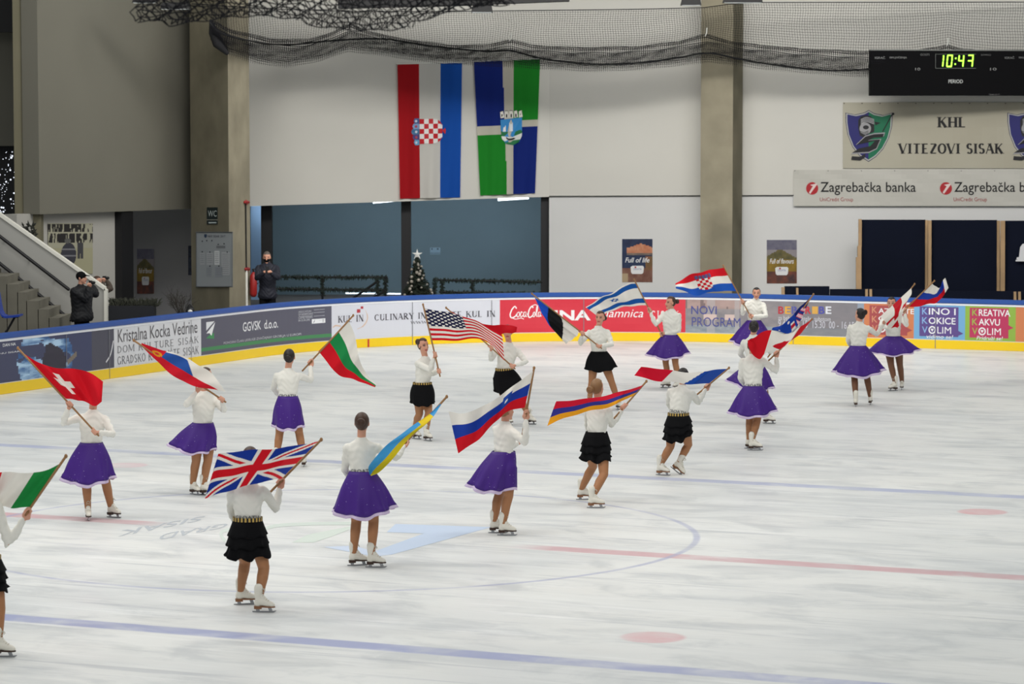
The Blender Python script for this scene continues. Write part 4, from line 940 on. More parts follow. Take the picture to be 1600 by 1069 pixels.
def town(sh):
    sh.poly('emblem', [(.385, .44), (.74, .43), (.745, .56), (.70, .61), (.60, .635), (.47, .62), (.40, .575)], (44, 128, 190), .02)
    sh.poly('emblem', [(.395, .525), (.45, .535), (.70, .515), (.745, .53), (.745, .555), (.40, .575)], (22, 104, 60), .022); sh.poly('emblem', [(.40, .563), (.57, .575), (.745, .545), (.74, .57), (.71, .597), (.45, .605), (.41, .585)], (216, 218, 214), .024)
    sh.poly('emblem', [(.44, .60), (.715, .592), (.69, .615), (.60, .633), (.49, .625)], (22, 104, 60), .025); sh.line('emblem', [(.48, .575), (.52, .588), (.60, .586), (.66, .57)], .012, BLK, .027, n=12)
    for (x, h_, w_) in ((.45, .045, .05), (.56, .065, .06), (.67, .045, .05)):
        sh.poly('emblem', [(x - w_ / 2, .53), (x + w_ / 2, .53), (x + w_ / 2, .53 - h_), (x + w_ / 2 - .012, .53 - h_), (x + w_ / 2 - .012, .54 - h_), (x - w_ / 2 + .012, .54 - h_), (x - w_ / 2 + .012, .53 - h_), (x - w_ / 2, .53 - h_)], (214, 218, 220), .024)
    sh.rect('emblem', .42, .535, .70, .515, (206, 210, 212), .023)
    for k in range(5):
        x = .385 + .075 * k; sh.poly('crown', [(x, .375 + .004 * abs(k - 2)), (x + .05, .375), (x + .052, .39), (x + .065, .425), (x + .005, .43)], (222, 220, 212), .02); sh.rect('crown', x + .018, .40, x + .04, .425, BLK, .022)
        sh.line('crown', [(x, .375), (x + .05, .375), (x + .052, .39)], .004, BLK, .023)
banner('city_banner', 'blue and green quartered city banner with crowned town shield on the wall', (740.5, 97), (844, 92.5), (836, 302), (750.5, 305.5), sis, 60, 60, town)

# ---- safety net along the end
ROPE = [(328, 36), (345, 52), (400, 65.5), (450, 70), (520, 63.5), (600, 61), (680, 73), (760, 80), (797, 79), (850, 92), (930, 100.5), (1000, 98), (1060, 90), (1110, 83.5), (1180, 97), (1280, 109.5), (1345, 109), (1420, 104), (1482, 98), (1560, 108), (1700, 112)]
EDGE = [(330, 62), (355, 85), (400, 100), (450, 106.5), (500, 97), (545, 82), (600, 88), (680, 100), (760, 104), (850, 109), (930, 113), (1000, 110), (1060, 104), (1110, 98), (1200, 110), (1300, 118.5), (1360, 122), (1480, 112), (1700, 122)]
HOOK = [(328, 30), (360, 46), (420, 60), (480, 62), (520, 50), (545, 36), (575, 48), (620, 59), (700, 70), (760, 70), (797, 61), (830, 70), (900, 74), (1000, 72), (1060, 64), (1103, 53), (1150, 66), (1250, 76), (1350, 80), (1420, 80), (1462, 74), (1480, 69), (1500, 76), (1560, 82), (1700, 84)]
TOPN = [(300, 6), (420, 14), (560, 18), (700, 18), (790, 17), (1000, 14.5), (1100, 12), (1160, 4), (1700, 3)]
def at(L, x): return float(np.interp(x, [p[0] for p in L], [p[1] for p in L]))
net = empty('safety_net', P(960, 80, 74), 'black safety net looped along a rope high above the end boards', 'net')
def cords(name, lines, r, D, parent, m):
    cu = bpy.data.curves.new(name, 'CURVE'); cu.dimensions = '3D'; cu.bevel_depth = r; cu.bevel_resolution = 0; cu.resolution_u = 1
    for ln in lines:
        sp = cu.splines.new('POLY'); pts = [P(x, y, (D(x) if callable(D) else D) + d) for (x, y, d) in ln]; sp.points.add(len(pts) - 1); sp.points.foreach_set('co', np.array([(*p, 1) for p in pts], dtype=np.float32).ravel())
    o = bpy.data.objects.new(name, cu); COL.objects.link(o); cu.materials.append(m); attach(o, parent); prop(o, kind='stuff'); return o
M_NET = mat('net_cord', (30, 30, 34), .8, .1)
def DNET(x): return float(np.interp(x, [329, 362, 392, 440], [66.2, 66.3, 67.9, 72.9]))
xs = np.arange(330, 1692, 4.0); L1 = []
for x in xs:
    yt, yb = at(TOPN, x), at(HOOK, x) + 4; L1.append([(x + 1.2 * math.sin(y * .12 + x * .02), y, .05 * math.sin(x * .03)) for y in np.linspace(yt, yb, 7)])
for k in range(19):
    t = k / 18; ln = []
    for x in np.arange(330, 1692, 12.0): ln.append((x, at(TOPN, x) * (1 - t) + (at(HOOK, x) + 4) * t, .05 * math.sin(x * .03)))
    L1.append(ln)
cords('mesh_cords', L1, .0035, DNET, net, M_NET)
L2 = []
for lay in range(3):
    xs = np.arange(331 + lay, 1692, 3.3)
    for x in xs:
        yt = at(HOOK, x); yb = at(EDGE, x) - (0, 5, 9)[lay]
        if x > 1362: yb = min(yb, at(EDGE, x))
        L2.append([(x + (4 * t - 2) * (lay - 1), yt + (yb - yt) * t, -.08 - .12 * lay * math.sin(t * PI)) for t in np.linspace(0, 1, 5)])
    for k in range(15):
        t = (k + .3 * lay) / 15; ln = []
        for x in np.arange(331, 1692, 9.0): yt, yb = at(HOOK, x), at(EDGE, x) - (0, 5, 9)[lay]; ln.append((x, yt + (yb - yt) * t ** .85 + .8 * math.sin(x * .09 + k), -.08 - .12 * lay * math.sin(t * PI)))
        L2.append(ln)
cords('gathered_folds', L2, .0038, DNET, net, M_NET)
rp = spline(ROPE, 240); mb = MB(); mb.tube([P(p[0], p[1], DNET(p[0]) - .25) for p in rp], .022, 8); mb.out('rope', mat('rope_black', (12, 12, 14), .8), net, True)
mb = MB()                                # tight bundle where the net is tied at the left pillar
mb.tube([P(x, y, DNET(x) - .05) for x, y in ((329, 32), (334, 50), (341, 68), (354, 82))], [.03, .12, .13, .06], 10); mb.out('tied_bundle', mat('net_dense', (24, 24, 27), .9), net, True)
for (x, y) in ((545, 35), (797, 60), (1103, 52), (1480, 68)):
    mb = MB(); mb.tube([P(x - 1, y + 4, DNET(x) - .1), P(x + 1, y, DNET(x) - .1), P(x + 1.5, y - 8, DNET(x) - .05)], .014, 6); mb.out('hook', M_WHITE, net)
MB().tube([P(x, at(TOPN, x), DNET(x)) for x in np.arange(300, 1700, 40)], .012, 6).out('top_cable', M_NET, net)
# nearer net bundle hanging under the roof beam
net2 = empty('roof_net', P(500, 5, 20), 'coarse dark net bundled under the roof beam near the top edge', 'net')
L3 = []
def nb(x): return 33 - 14 * math.cos((x - 400) * .018) * .6 - (8 if x < 260 else 0) + (6 if 480 < x < 640 else 0) - max(0, (x - 640)) * .13
for k in range(70):
    x = 215 + k * 8.4; L3.append([(x + 7 * math.sin(y * .22 + k) + 6 * ((y + 20) / 50), y, .1 * math.sin(k)) for y in np.linspace(-30, nb(x), 10)])
    L3.append([(x + 6 * math.sin(y * .25 + k * 1.7) - 8 * ((y + 20) / 50), y, .1 * math.cos(k)) for y in np.linspace(-30, nb(x), 10)])
for k in range(9):
    t = k / 8; L3.append([(x, -30 + (nb(x) + 30) * t + 2 * math.sin(x * .11 + k * 2), .12 * math.sin(x * .05 + k)) for x in np.arange(215, 800, 7.0)])
cords('mesh_cords', L3, .0042, 20, net2, M_NET)
MB().tube([P(190, -26, 20), P(830, -26, 20)], .012, 8).out('cable', M_DARK, net2)
# roof beams and floodlights
def beam(label, pts, D, th): mb = MB(); mb.extr([P(x, y, D) for x, y in pts], (0, th, 0)); prop(mb.out('roof_beam', M_DARK), label, 'beam')
beam('dark steel roof beam crossing the top edge behind the coarse net', [(528, 13), (700, 8.5), (890, 1.5), (890, -60), (528, -60)], 69, .5)
def flood(x0, x1, y0, y1, D, label):
    e = empty('floodlight', P((x0 + x1) / 2, y1, D), label, 'floodlight', 'switched off floodlights under the roof')
    MB().extr([P(x0 + 3, y0, D), P(x1 - 2, y0, D), P(x1, y1, D), P(x0, y1, D)], (0, .35, 0)).out('housing', M_DARK, e)
    MB().extr([P(x0 + 2, y1 + .8, D - .01), P(x1 - 2, y1 + .8, D - .01), P(x1 - 2, y1, D - .01), P(x0 + 2, y1, D - .01)], (0, .3, 0)).out('lens', mat('lens_grey', (176, 180, 180), .3), e)
    p = P((x0 + x1) / 2, y0, D); MB().tube([p + [-.25, .15, 0], p + [-.2, .15, .3], p + [.2, .15, .3], p + [.25, .15, 0]], .02, 6).tube([p + [0, .15, .3], p + [0, .15, 1.8]], .03, 6).out('bracket', M_DARK, e)
flood(736, 770, 7, 19, 68.4, 'small floodlight hanging under the dark beam above the two wall banners')
flood(1064, 1096, -4, 8, 70, 'floodlight at the top edge just left of the concrete back pillar')
flood(1130, 1192, -6, 4, 70, 'floodlight at the top edge over the concrete back pillar')
flood(206, 244, -6, 4, 64, 'floodlight at the top edge over the dim grey wall')
flood(250, 296, 4, 14, 64, 'floodlight at the top edge left of the concrete pillar with the WC sign')

# ================================================================ people
M_SKIN = mat('skin', (206, 152, 128), .55, .3); M_TIGHT = mat('tan_tights', (166, 116, 80), .5, .3); M_EYE = mat('eye_dark', (52, 36, 32), .5); M_LIP = mat('lips', (168, 70, 72), .5)
M_TAN2 = mat('dark_tights', (118, 80, 58), .5, .3)
M_TOP = mat('white_jersey', (228, 226, 218), .8, .15, bump=(9, .25)); M_LAV = mat('lavender_tulle', (214, 196, 226), .8, .1)
M_BSKIRT = mat('black_fabric', (17, 17, 19), .85, .1); M_GOLD = mat('gold_trim', (176, 144, 70), .4, metal=.4)
def purple():
    m = bpy.data.materials.new('purple_satin'); m.use_nodes = True; nt = m.node_tree; b = nt.nodes['Principled BSDF']
    tc = nt.nodes.new('ShaderNodeTexCoord'); vo = nt.nodes.new('ShaderNodeTexVoronoi'); vo.inputs['Scale'].default_value = 22
    mr = nt.nodes.new('ShaderNodeMapRange'); mr.inputs[1].default_value = .05; mr.inputs[2].default_value = .09; mr.inputs[3].default_value = 1; mr.inputs[4].default_value = 0
    mx = nt.nodes.new('ShaderNodeMix'); mx.data_type = 'RGBA'; mx.inputs[6].default_value = (*lin((66, 34, 124)), 1); mx.inputs[7].default_value = (*lin((200, 190, 226)), 1)
    nt.links.new(tc.outputs['Object'], vo.inputs['Vector']); nt.links.new(vo.outputs['Distance'], mr.inputs[0]); nt.links.new(mr.outputs[0], mx.inputs[0]); nt.links.new(mx.outputs[2], b.inputs['Base Color'])
    b.inputs['Roughness'].default_value = .5; b.inputs['Specular IOR Level'].default_value = .25; return m
M_PURP = purple()
HAIRS = {'black': mat('hair_black', (30, 24, 22), .5), 'brown': mat('hair_brown', (66, 44, 32), .5), 'blond': mat('hair_blond', (136, 100, 66), .5), 'grey': mat('hair_grey', (92, 84, 78), .6)}

# ---- one figure skate, shared by everybody: toe along +X, blade bottom at z = 0
def skate_meshes():
    b = MB()
    b.tube([(-.055, 0, .30), (-.058, 0, .24), (-.052, 0, .18), (-.045, 0, .13)], [.054, .050, .046, .050], 14)
    b.ball((-.062, 0, .115), (.050, .041, .055)); b.tube([(-.03, 0, .135), (.02, 0, .122), (.07, 0, .105), (.105, 0, .098)], [.052, .046, .042, .036], 14)
    b.ball((.105, 0, .094), (.046, .04, .030)); b.tube([(-.01, 0, .19), (.03, 0, .15)], [.035, .03], 10)
    boot = remesh(b, .008, 3, 'skate_boot')
    for v in boot.vertices: v.co.z = max(v.co.z, .074)
    s = MB(); out = [(.152, 0), (.135, .03), (.09, .042), (.03, .036), (-.02, .032), (-.07, .038), (-.105, .03), (-.115, 0)]; out = out + [(x, -y) for x, y in out[-2:0:-1]]
    s.prism(out, .062, .078); s.prism([(-.02, .03), (-.07, .036), (-.105, .028), (-.113, 0), (-.105, -.028), (-.07, -.036), (-.02, -.03)], .042, .063)
    bl = MB(); prof = [(-.135, .010), (-.128, .0), (.0, -.002 + .002), (.135, .002), (.158, .014), (.164, .028), (.150, .024), (.118, .020), (.105, .058), (.06, .058), (.075, .02), (-.04, .016), (-.045, .044), (-.092, .044), (-.085, .016), (-.13, .014)]
    n = len(prof); v = [(x, .0022, z) for x, z in prof] + [(x, -.0022, z) for x, z in prof]
    bl.add(v, [tuple(range(n)), tuple(range(n, 2 * n))[::-1]] + [(i, n + i, n + (i + 1) % n, (i + 1) % n) for i in range(n)])
    la = MB()
    for i in range(6):
        t = i / 5; x = -.008 + .075 * t; z = .235 - .10 * t if t < .5 else .185 - .085 * (t - .5) / .5 * .9
        x = [-.006, -.004, .004, .022, .045, .068][i]; z = [.285, .25, .215, .188, .166, .153][i]
        la.tube([(x, -.026, z - .008), (x + .006, 0, z), (x, .026, z - .008)], .0045, 5)
    la.tube([(.0, .0, .292), (.02, .018, .28), (.026, .026, .262)], .004, 5); la.tube([(.0, 0, .292), (.02, -.018, .28), (.028, -.024, .26)], .004, 5)
    def me(mb, nm):
        x = bpy.data.meshes.new(nm); x.from_pydata([tuple(map(float, q)) for q in mb.v], [], mb.f); x.update(); return x
    return boot, me(s, 'sole'), me(bl, 'blade'), me(la, 'laces')
KS = .84
BOOT, SOLE, BLADE, LACE = skate_meshes()
BOOT.materials.append(mat('boot_leather', (226, 222, 210), .4, .4)); SOLE.materials.append(mat('sole_brown', (60, 40, 30), .5)); BLADE.materials.append(mat('blade_steel', (150, 152, 156), .25, metal=.9)); LACE.materials.append(mat('lace_cream', (190, 184, 168), .7))
SOLE2 = SOLE.copy(); SOLE2.materials.clear(); SOLE2.materials.append(mat('sole_tan', (134, 92, 62), .5))
def add_obj(name, me, parent, mtx=None):
    o = bpy.data.objects.new(name, me); COL.objects.link(o)
    if mtx is not None: o.matrix_world = mtx
    if parent is not None:
        o.parent = parent; o.matrix_parent_inverse = (world_of(parent)).inverted()
    return o

def hit(c_px, S, L, sign):                # the point on a pixel's ray at distance L from S
    r = nrm(ray(*c_px)); C = np.array([0, 0, CAM_H]); b = (C - S) @ r; q = b * b - ((C - S) @ (C - S) - L * L)
    t = -b + (math.sqrt(q) * sign if q > 0 else 0)
    return C + r * t
def loft(mb, st, L, F, n=18):
    v = []; 
    for (c, rx, ry) in st:
        for j in range(n):
            t = 2 * PI * j / n; v.append(c + L * rx * math.cos(t) + F * ry * math.sin(t))
    k = len(st); f = [(i * n + j, i * n + (j + 1) % n, (i + 1) * n + (j + 1) % n, (i + 1) * n + j) for i in range(k - 1) for j in range(n)]
    f += [tuple(range(n))[::-1], tuple(range((k - 1) * n, k * n))]
    mb.add(v, f)
def fist(mb, Wr, H, d):                   # five fingers closed round a pole of direction d through H
    a = nrm(H - Wr); d = nrm(d); a = nrm(a - d * (a @ d)); b = nrm(np.cross(d, a))
    if b[1] > 0: b = -b
    pc = Wr * .42 + H * .58 - b * .022
    mb.ball(pc, np.array([d * .040, b * .017, a * .050]), 12, 8); mb.tube([Wr, Wr * .5 + pc * .5], [.024, .026], 10)
    for i, o in enumerate((-.033, -.011, .011, .032)):
        L_ = (.9, 1.05, 1.08, .95)[i]; c = H + d * o
        mb.tube([c - a * .02 - b * .022, c + a * .014 * L_ - b * .026, c + a * .029 * L_ - b * .004, c + a * .022 * L_ + b * .020, c + a * .0 + b * .025], [.0105, .010, .0095, .009, .0082], 7)
    mb.tube([pc + d * .03 - a * .02, H + d * .052 - a * .012 + b * .012, H + d * .046 + a * .012 + b * .024], [.013, .011, .009], 7)
def open_hand(mb, Wr, dirv, side, scale=1.0):
    a = nrm(dirv); s = nrm(side - a * (side @ a)); b = np.cross(a, s)
    pc = Wr + a * .05; mb.ball(pc, np.array([s * .038, b * .016, a * .052]), 12, 8); mb.tube([Wr, pc], [.023, .024], 10)
    for i, o in enumerate((-.030, -.010, .010, .030)):
        L_ = (.058, .072, .075, .064)[i]; c = pc + a * .042 + s * o
        mb.tube([c, c + a * L_ * .5 + b * .008 + s * o * .15, c + a * L_ * .9 + b * .026 + s * o * .2], [.0095, .009, .0075], 7)
    mb.tube([pc - a * .02 - s * .03, pc + a * .015 - s * .055 + b * .012, pc + a * .04 - s * .058 + b * .022], [.012, .0105, .009], 7)

def nearest_on(A, B, px, lo=-.5, hi=2.5):
    ts = np.linspace(lo, hi, 400); d = [(proj(A + (B - A) * t)[0] - px[0]) ** 2 + (proj(A + (B - A) * t)[1] - px[1]) ** 2 for t in ts]
    return A + (B - A) * ts[int(np.argmin(d))]

def person(label, feet, waist, neck, head, face, hface=None, htilt=0, arms=None, pole=None, hair='brown', bun=(0, -.085, .02), k=1.0, zf=0.0, cloth='purple', hem=None, top_mat=None,
           croatia=False, lean=0.0, tights=None, swap=False, mask=False, hat=False, group='flag skaters on the ice', ripple=7, belt=False, sole=0, bend=1.0, kneebend=0.0, bulk=0.0, clear=.2, cat='person', hide_feet=False, waist_dd=0.0):
    tights = tights or M_TIGHT
    fdir = lambda a: np.array([math.sin(math.radians(a)), -math.cos(math.radians(a)), 0.0])
    ds = [G(f[0], f[1], zf)[1] for f in feet if len(f) == 3]
    D = float(np.mean(ds)); root_xy = np.mean([G(f[0], f[1], zf)[:2] for f in feet if len(f) == 3], axis=0)
    e = empty('person', (*root_xy, zf), label, cat, group)
    W3 = P(*waist, D + waist_dd); N3 = P(*neck, D + lean); up = nrm(N3 - W3); F = fdir(face); F = nrm(F - up * (F @ up)); L = np.cross(up, F)
    T = np.linalg.norm(N3 - W3) / .40
    Hc = W3 - np.array([0, 0, .165 * k])
    man = cloth == 'man'
    # joints
    sw = (.185 if man else .158) * k
    sh = [N3 - up * .074 * k + L * sw, N3 - up * .074 * k - L * sw]; sh.sort(key=lambda p: proj(p)[0])
    hp = [Hc + L * .088 * k, Hc - L * .088 * k]; hp.sort(key=lambda p: proj(p)[0])
    if swap: hp = hp[::-1]
    UA, FA = .285 * k, .285 * k
    A = {}
    order = sorted(arms.items(), key=lambda q: 0 if q[1].get('main') else 1)
    PT = PB = None
    for side, a in order:
        S = sh[0] if side == 'L' else sh[1]
        if a.get('cross'): S = sh[1] if side == 'L' else sh[0]
        E = hit(a['e'], S, UA, a.get('se', -1))
        if a.get('pole') and PT is not None: H = nearest_on(PT, PB, a['h'], -.2, 1.3)
        else: H = hit(a['h'], E, FA, a.get('sh', -1))
        if a.get('main') and pole:
            PT = P(*pole['tip'], H[1] + pole.get('dt', 0)); v = H - PT
            PB = nearest_on(PT, PT + v, pole['base'], .9, 3.0)
        A[side] = (S, E, H, a)
    legs = []
    for i, f in enumerate(feet):
        psi, pit, dd = f[2], 0, None
        X = fdir(psi)
        if len(f) == 3: O = G(f[0], f[1], zf)
        else: pit = math.radians(f[3])
        Z = np.array([0, 0, 1.0])
        if pit: X, Z = X * math.cos(pit) - Z * math.sin(pit), Z * math.cos(pit) + X * math.sin(pit)
        Yv = np.cross(Z, X)
        if len(f) > 3: O = P(f[0], f[1], D + f[4]) + (X * .05 - Z * .17) * KS
        an = O + (-X * .05 + Z * .17) * KS
        hip = hp[i]; d = np.linalg.norm(an - hip); l1, l2 = .44 * k, .42 * k
        q = d / (l1 + l2) * ((1.006 if len(f) == 3 else 1.05) + kneebend); l1 *= q; l2 *= q
        dr = nrm(an - hip); a_ = (l1 * l1 - l2 * l2 + d * d) / (2 * d); h_ = math.sqrt(max(0, l1 * l1 - a_ * a_))
        bd = nrm(F + fdir(psi)); bd = nrm(bd - dr * (bd @ dr)); kn = hip + dr * a_ + bd * h_ * bend
        legs.append((hip, kn, an, X, Yv, Z, O))
    # ---- body, one continuous surface
    st = lambda q: W3 + up * q * T * k if q > 0 else W3 + np.array([0, 0, q * k])
    f_ = 1.12 if man else 1.0
    ST = [(st(-.25), .135, .10), (st(-.20), .168, .118), (st(-.13), .166, .118), (st(-.06), .140, .104), (st(0), .120 * f_, .090 * f_), (st(.08), .124 * f_, .094 * f_), (st(.16) + F * .008, .136 * f_, .106 if not man else .112), (st(.22) + F * .010, .146 * f_, .112), (st(.29), .158 * f_, .100), (st(.345), .152 * f_, .082), (st(.378), .118 * f_, .070), (st(.40), .062, .056)]
    ST = [(c, rx * k, ry * k) for c, rx, ry in ST]
    C3 = P(*head, np.array(N3)[1] - .0 + (.02 if abs(face) < 90 else -.0) * 0)
    hF = fdir(face if hface is None else hface); hU = nrm(np.array([0, 0, 1.0]) * 1.0 + (C3 - N3) * 0.0)
    tl = math.radians(htilt); hF, hU = hF * math.cos(tl) - hU * math.sin(tl), hU * math.cos(tl) + hF * math.sin(tl); hL = np.cross(hU, hF)
    C3 = C3 + hF * .012
    b = MB(); loft(b, ST, L, F)
    b.tube([N3 - up * .05, N3 + up * .03, C3 - hU * .05 - hF * .015], [.056 * k, .049 * k, .051 * k], 14)
    h = k * 1.06
    b.ball(C3 + hU * .022 * h - hF * .014 * h, np.array([hL * .072, hF * .090, hU * .086]) * h, 18, 12)
    b.ball(C3 - hU * .035 * h + hF * .024 * h, np.array([hL * .056, hF * .064, hU * .076]) * h, 16, 10); b.ball(C3 - hU * .098 * h + hF * .06 * h, np.array([hL * .026, hF * .022, hU * .02]) * h, 10, 7)
    b.tube([C3 + hU * .012 * h + hF * .076 * h, C3 - hU * .014 * h + hF * .092 * h, C3 - hU * .03 * h + hF * .096 * h], [.0095 * h, .012 * h, .015 * h], 8)
    for s in (-1, 1):
        b.ball(C3 + hL * .071 * s * h - hF * .008 * h - hU * .008 * h, np.array([hL * .012, hF * .019, hU * .031]) * h, 8, 6)
        b.ball(C3 + hL * .031 * s * h + hF * .062 * h - hU * .022 * h, np.array([hL * .02, hF * .016, hU * .018]) * h, 8, 6)
    wr = {}
    for side, (S, E, H, a) in A.items():
        Wr = E + nrm(H - E) * max(.12, np.linalg.norm(H - E) - .075 * k); wr[side] = Wr
        b.tube([S + up * .0, S * .6 + E * .4, E, E * .68 + Wr * .32, Wr], [.044 * k, .041 * k, .034 * k, .034 * k, .023 * k], 12)
        if (a.get('main') or a.get('pole')) and PT is not None: fist(b, Wr, H, PT - PB)
        elif a.get('cam'): fist(b, Wr, H, np.array([1.0, 0, .2]))
        else: open_hand(b, Wr, H - E, L)
    for (hip, kn, an, X, Yv, Z, O) in legs:
        m_ = hip * .5 + kn * .5; c1 = kn * .7 + an * .3 - nrm(F) * .012; 
        b.tube([hip + np.array([0, 0, .03]), hip * .75 + kn * .25, m_, kn, c1, kn * .35 + an * .65, an], [.088 * k, .086 * k, .079 * k, .060 * k, .060 * k, .049 * k, .040 * k], 14)
    me = remesh(b, .0085, 2, 'person_body')
    npol = len(me.polygons); cen = np.zeros(npol * 3, np.float32); me.polygons.foreach_get('center', cen); cen = cen.reshape(-1, 3).astype(float)
    idx = np.zeros(npol, np.int32); idx[cen[:, 2] < Hc[2] + .03] = 1
    for side, (S, E, H, a) in A.items(): idx[np.linalg.norm(cen - H, axis=1) < .12] = 0
    q = (cen - C3) / h; l_, ff, u_ = q @ hL, q @ hF, q @ hU
    fr = (ff > .045) & (np.abs(u_) < .15) & (np.abs(l_) < .09)
    idx[fr & (np.abs(np.abs(l_) - .031) < .014) & (np.abs(u_ - .003) < .0075)] = 2; idx[fr & (np.abs(np.abs(l_) - .031) < .018) & (np.abs(u_ - .026) < .0045)] = 2
    idx[fr & (np.abs(l_) < .023) & (np.abs(u_ + .062) < .0085)] = 3
    body = place_mesh('body', me, [M_SKIN, tights, M_EYE, M_LIP], e); me.polygons.foreach_set('material_index', idx); me.polygons.foreach_set('use_smooth', [True] * npol); me.update()
    # ---- hair
    hc = C3 + hU * .018 * h - hF * .018 * h; hv, hf = ball((0, 0, 0), np.eye(3), 28, 20); hv = np.array(hv); V = []
    for p in hv:
        x, y, z = p
        line = .56 + .10 * abs(x) if not man else .46
        hide = (y > .12 and z < line) or (z < (-.62 if not man else -.45) and (man or y > -.25)) or (y > -.12 and z < -.15 and abs(x) > .3)
        r = .90 if hide else 1.0; V.append(hc + (hL * .079 * x + hF * .097 * y + hU * (.100 if z > 0 else .102) * z) * r * h)
    if not hat:
        ho = mesh_obj('hair', V, hf, HAIRS[hair], e, True)
        if not man:
            mb = MB(); c = hc + (hL * bun[0] + hF * (bun[1] - .035) + hU * bun[2]) * h; mb.ball(c, np.array([hL * .047, hF * .034, hU * .045]) * h, 14, 9); n_ = hF
            mb.tube([c + (hL * math.cos(t) * .032 + hU * math.sin(t) * .032 - hF * .018) * h for t in np.linspace(0, 2 * PI, 14)], .015 * h, 6, False); mb.out('bun', HAIRS[hair], ho, True)
    else:
        mb = MB(); mb.ball(hc + hU * .012, np.array([hL * .09, hF * .106, hU * .095]), 18, 12); mb.tube([hc + hU * .03 + hF * .07, hc + hU * .022 + hF * .16], [.06, .045], 12, True, flat=.22); mb.out('cap', M_BSKIRT, e, True)
    if mask:
        mb = MB(); mb.ball(C3 - hU * .048 + hF * .036, np.array([hL * .066, hF * .078, hU * .06]), 16, 10); mb.out('face_mask', M_BSKIRT, e, True)
    # ---- top with sleeves
    t = MB(); inf = .013 if not man else .032 + bulk
    ts = [(c, rx + inf, ry + inf) for c, rx, ry in (ST[3:] if not man else ST)]; ts[-1] = (ts[-1][0] + up * .012, .074 * k, .070 * k); ts.append((ts[-1][0] + up * .036, .058 * k, .057 * k))
    if not man: ts[0] = (W3 - np.array([0, 0, .045 * k]), .136 * k, .104 * k)
    loft(t, ts, L, F)
    for side, (S, E, H, a) in A.items():
        Wr = wr[side]; i2 = .010 if not man else .026 + bulk * .4
        t.tube([S, S * .6 + E * .4, E, E * .68 + Wr * .32, Wr * .97 + E * .03], [(.045 + i2) * k, (.042 + i2) * k, (.035 + i2) * k, (.035 + i2) * k, (.024 + i2 * .8) * k], 12)
    tm = remesh(t, .0125, 2, 'top')
    nv_ = len(tm.vertices); co = np.zeros(nv_ * 3, np.float32); no = np.zeros(nv_ * 3, np.float32)
    tm.vertices.foreach_get('co', co); tm.vertices.foreach_get('normal', no); co = co.reshape(-1, 3).astype(float); no = no.reshape(-1, 3)
    wv = np.sin(co[:, 2] * 62 + 3.1 * np.sin(co[:, 0] * 23) + 2.3 * np.sin(co[:, 1] * 19)) * np.sin(co[:, 0] * 31 + co[:, 2] * 17 + 1.7 * np.sin(co[:, 1] * 27))
    co = co + no * (.0055 * wv)[:, None]; tm.vertices.foreach_set('co', co.astype(np.float32).ravel())
    tm.polygons.foreach_set('use_smooth', [True] * len(tm.polygons))
    top = place_mesh('top' if not man else 'jacket', tm, top_mat or M_TOP, e)
    if croatia:
        tv, tf = text_shape('CROATIA', .03); c = W3 + up * .012 * T; pts = []
        for p in tv:
            an = (p[0] - .5) * 2.0; hgt = p[1] * .042; pts.append(c + up * hgt + (-F * math.cos(an) * .117 - L * math.sin(an) * .147) * k)
        mesh_obj('lettering', pts, tf, mat('grey_ink', (96, 98, 100), .6), top)
    # ---- skirts
    if hem:
        (xl, yl), (xr, yr), yb = hem; pL, pR = P(xl, yl, D), P(xr, yr, D); zb = P((xl + xr) / 2, yb, D)[2]
        a_ = max(.19, (pR[0] - pL[0]) / 2); cx = (pL[0] + pR[0]) / 2; zL, zR = pL[2], pR[2]; bq = max(.205, min(a_, .22 + .25 * max(0, a_ - .2))); ph = random.uniform(0, 6)
        drop = (zL + zR) / 2 - zb
        def ring(t, grow=1.0, rip=1.0, dz=0.0, n=72):
            out = []
            for j in range(n):
                th = 2 * PI * j / n; c, s = math.cos(th), math.sin(th); tt = t * (.80 + .20 * t)
                hx = a_ * c * grow; hy = bq * s * grow; wob = 1 + (.085 * math.sin(ripple * th + ph) + 0.045 * math.sin((ripple * 2 + 1) * th + 2 * ph)) * t * rip
                x = W3[0] + (.138 * c) * (1 - tt) * k + ((cx - W3[0]) + hx * wob) * tt; y = W3[1] + (.118 * s) * (1 - tt) * k + hy * wob * tt
                zh = zL * (1 - c) / 2 + zR * (1 + c) / 2 - drop * s * s + .014 * math.sin(ripple * th + ph + 1) * rip
                # keep clear of the hips
                bump = math.sin(min(1, t * 1.1) * PI) * .030; x += bump * c; y += bump * s * .8
                z_ = (W3[2] + .022) * (1 - t) + zh * t + dz
                ox, oy = W3[0] + (cx - W3[0]) * tt * .7, W3[1]; dx, dy = x - ox, y - oy; rr = math.hypot(dx, dy); dx /= rr; dy /= rr
                for (hip, kn, an, *_r) in legs:          # the cloth lies outside the legs
                    p0, p1 = (hip, kn) if z_ > kn[2] else (kn, an)
                    q_ = min(1, max(0, (p0[2] - z_) / max(.01, p0[2] - p1[2]))); lx, ly = p0[0] + (p1[0] - p0[0]) * q_ - ox, p0[1] + (p1[1] - p0[1]) * q_ - oy
                    R_ = .104 * k * grow ** .3 * (1 - .75 * min(1, max(0, (z_ - hip[2]) / .17))); b_ = lx * dx + ly * dy; ds_ = R_ * R_ - (lx * lx + ly * ly - b_ * b_)
                    if ds_ > 0 and b_ > 0: rr = max(rr, b_ + math.sqrt(ds_))
                x, y = ox + dx * rr, oy + dy * rr
                out.append((x, y, z_))
            return out
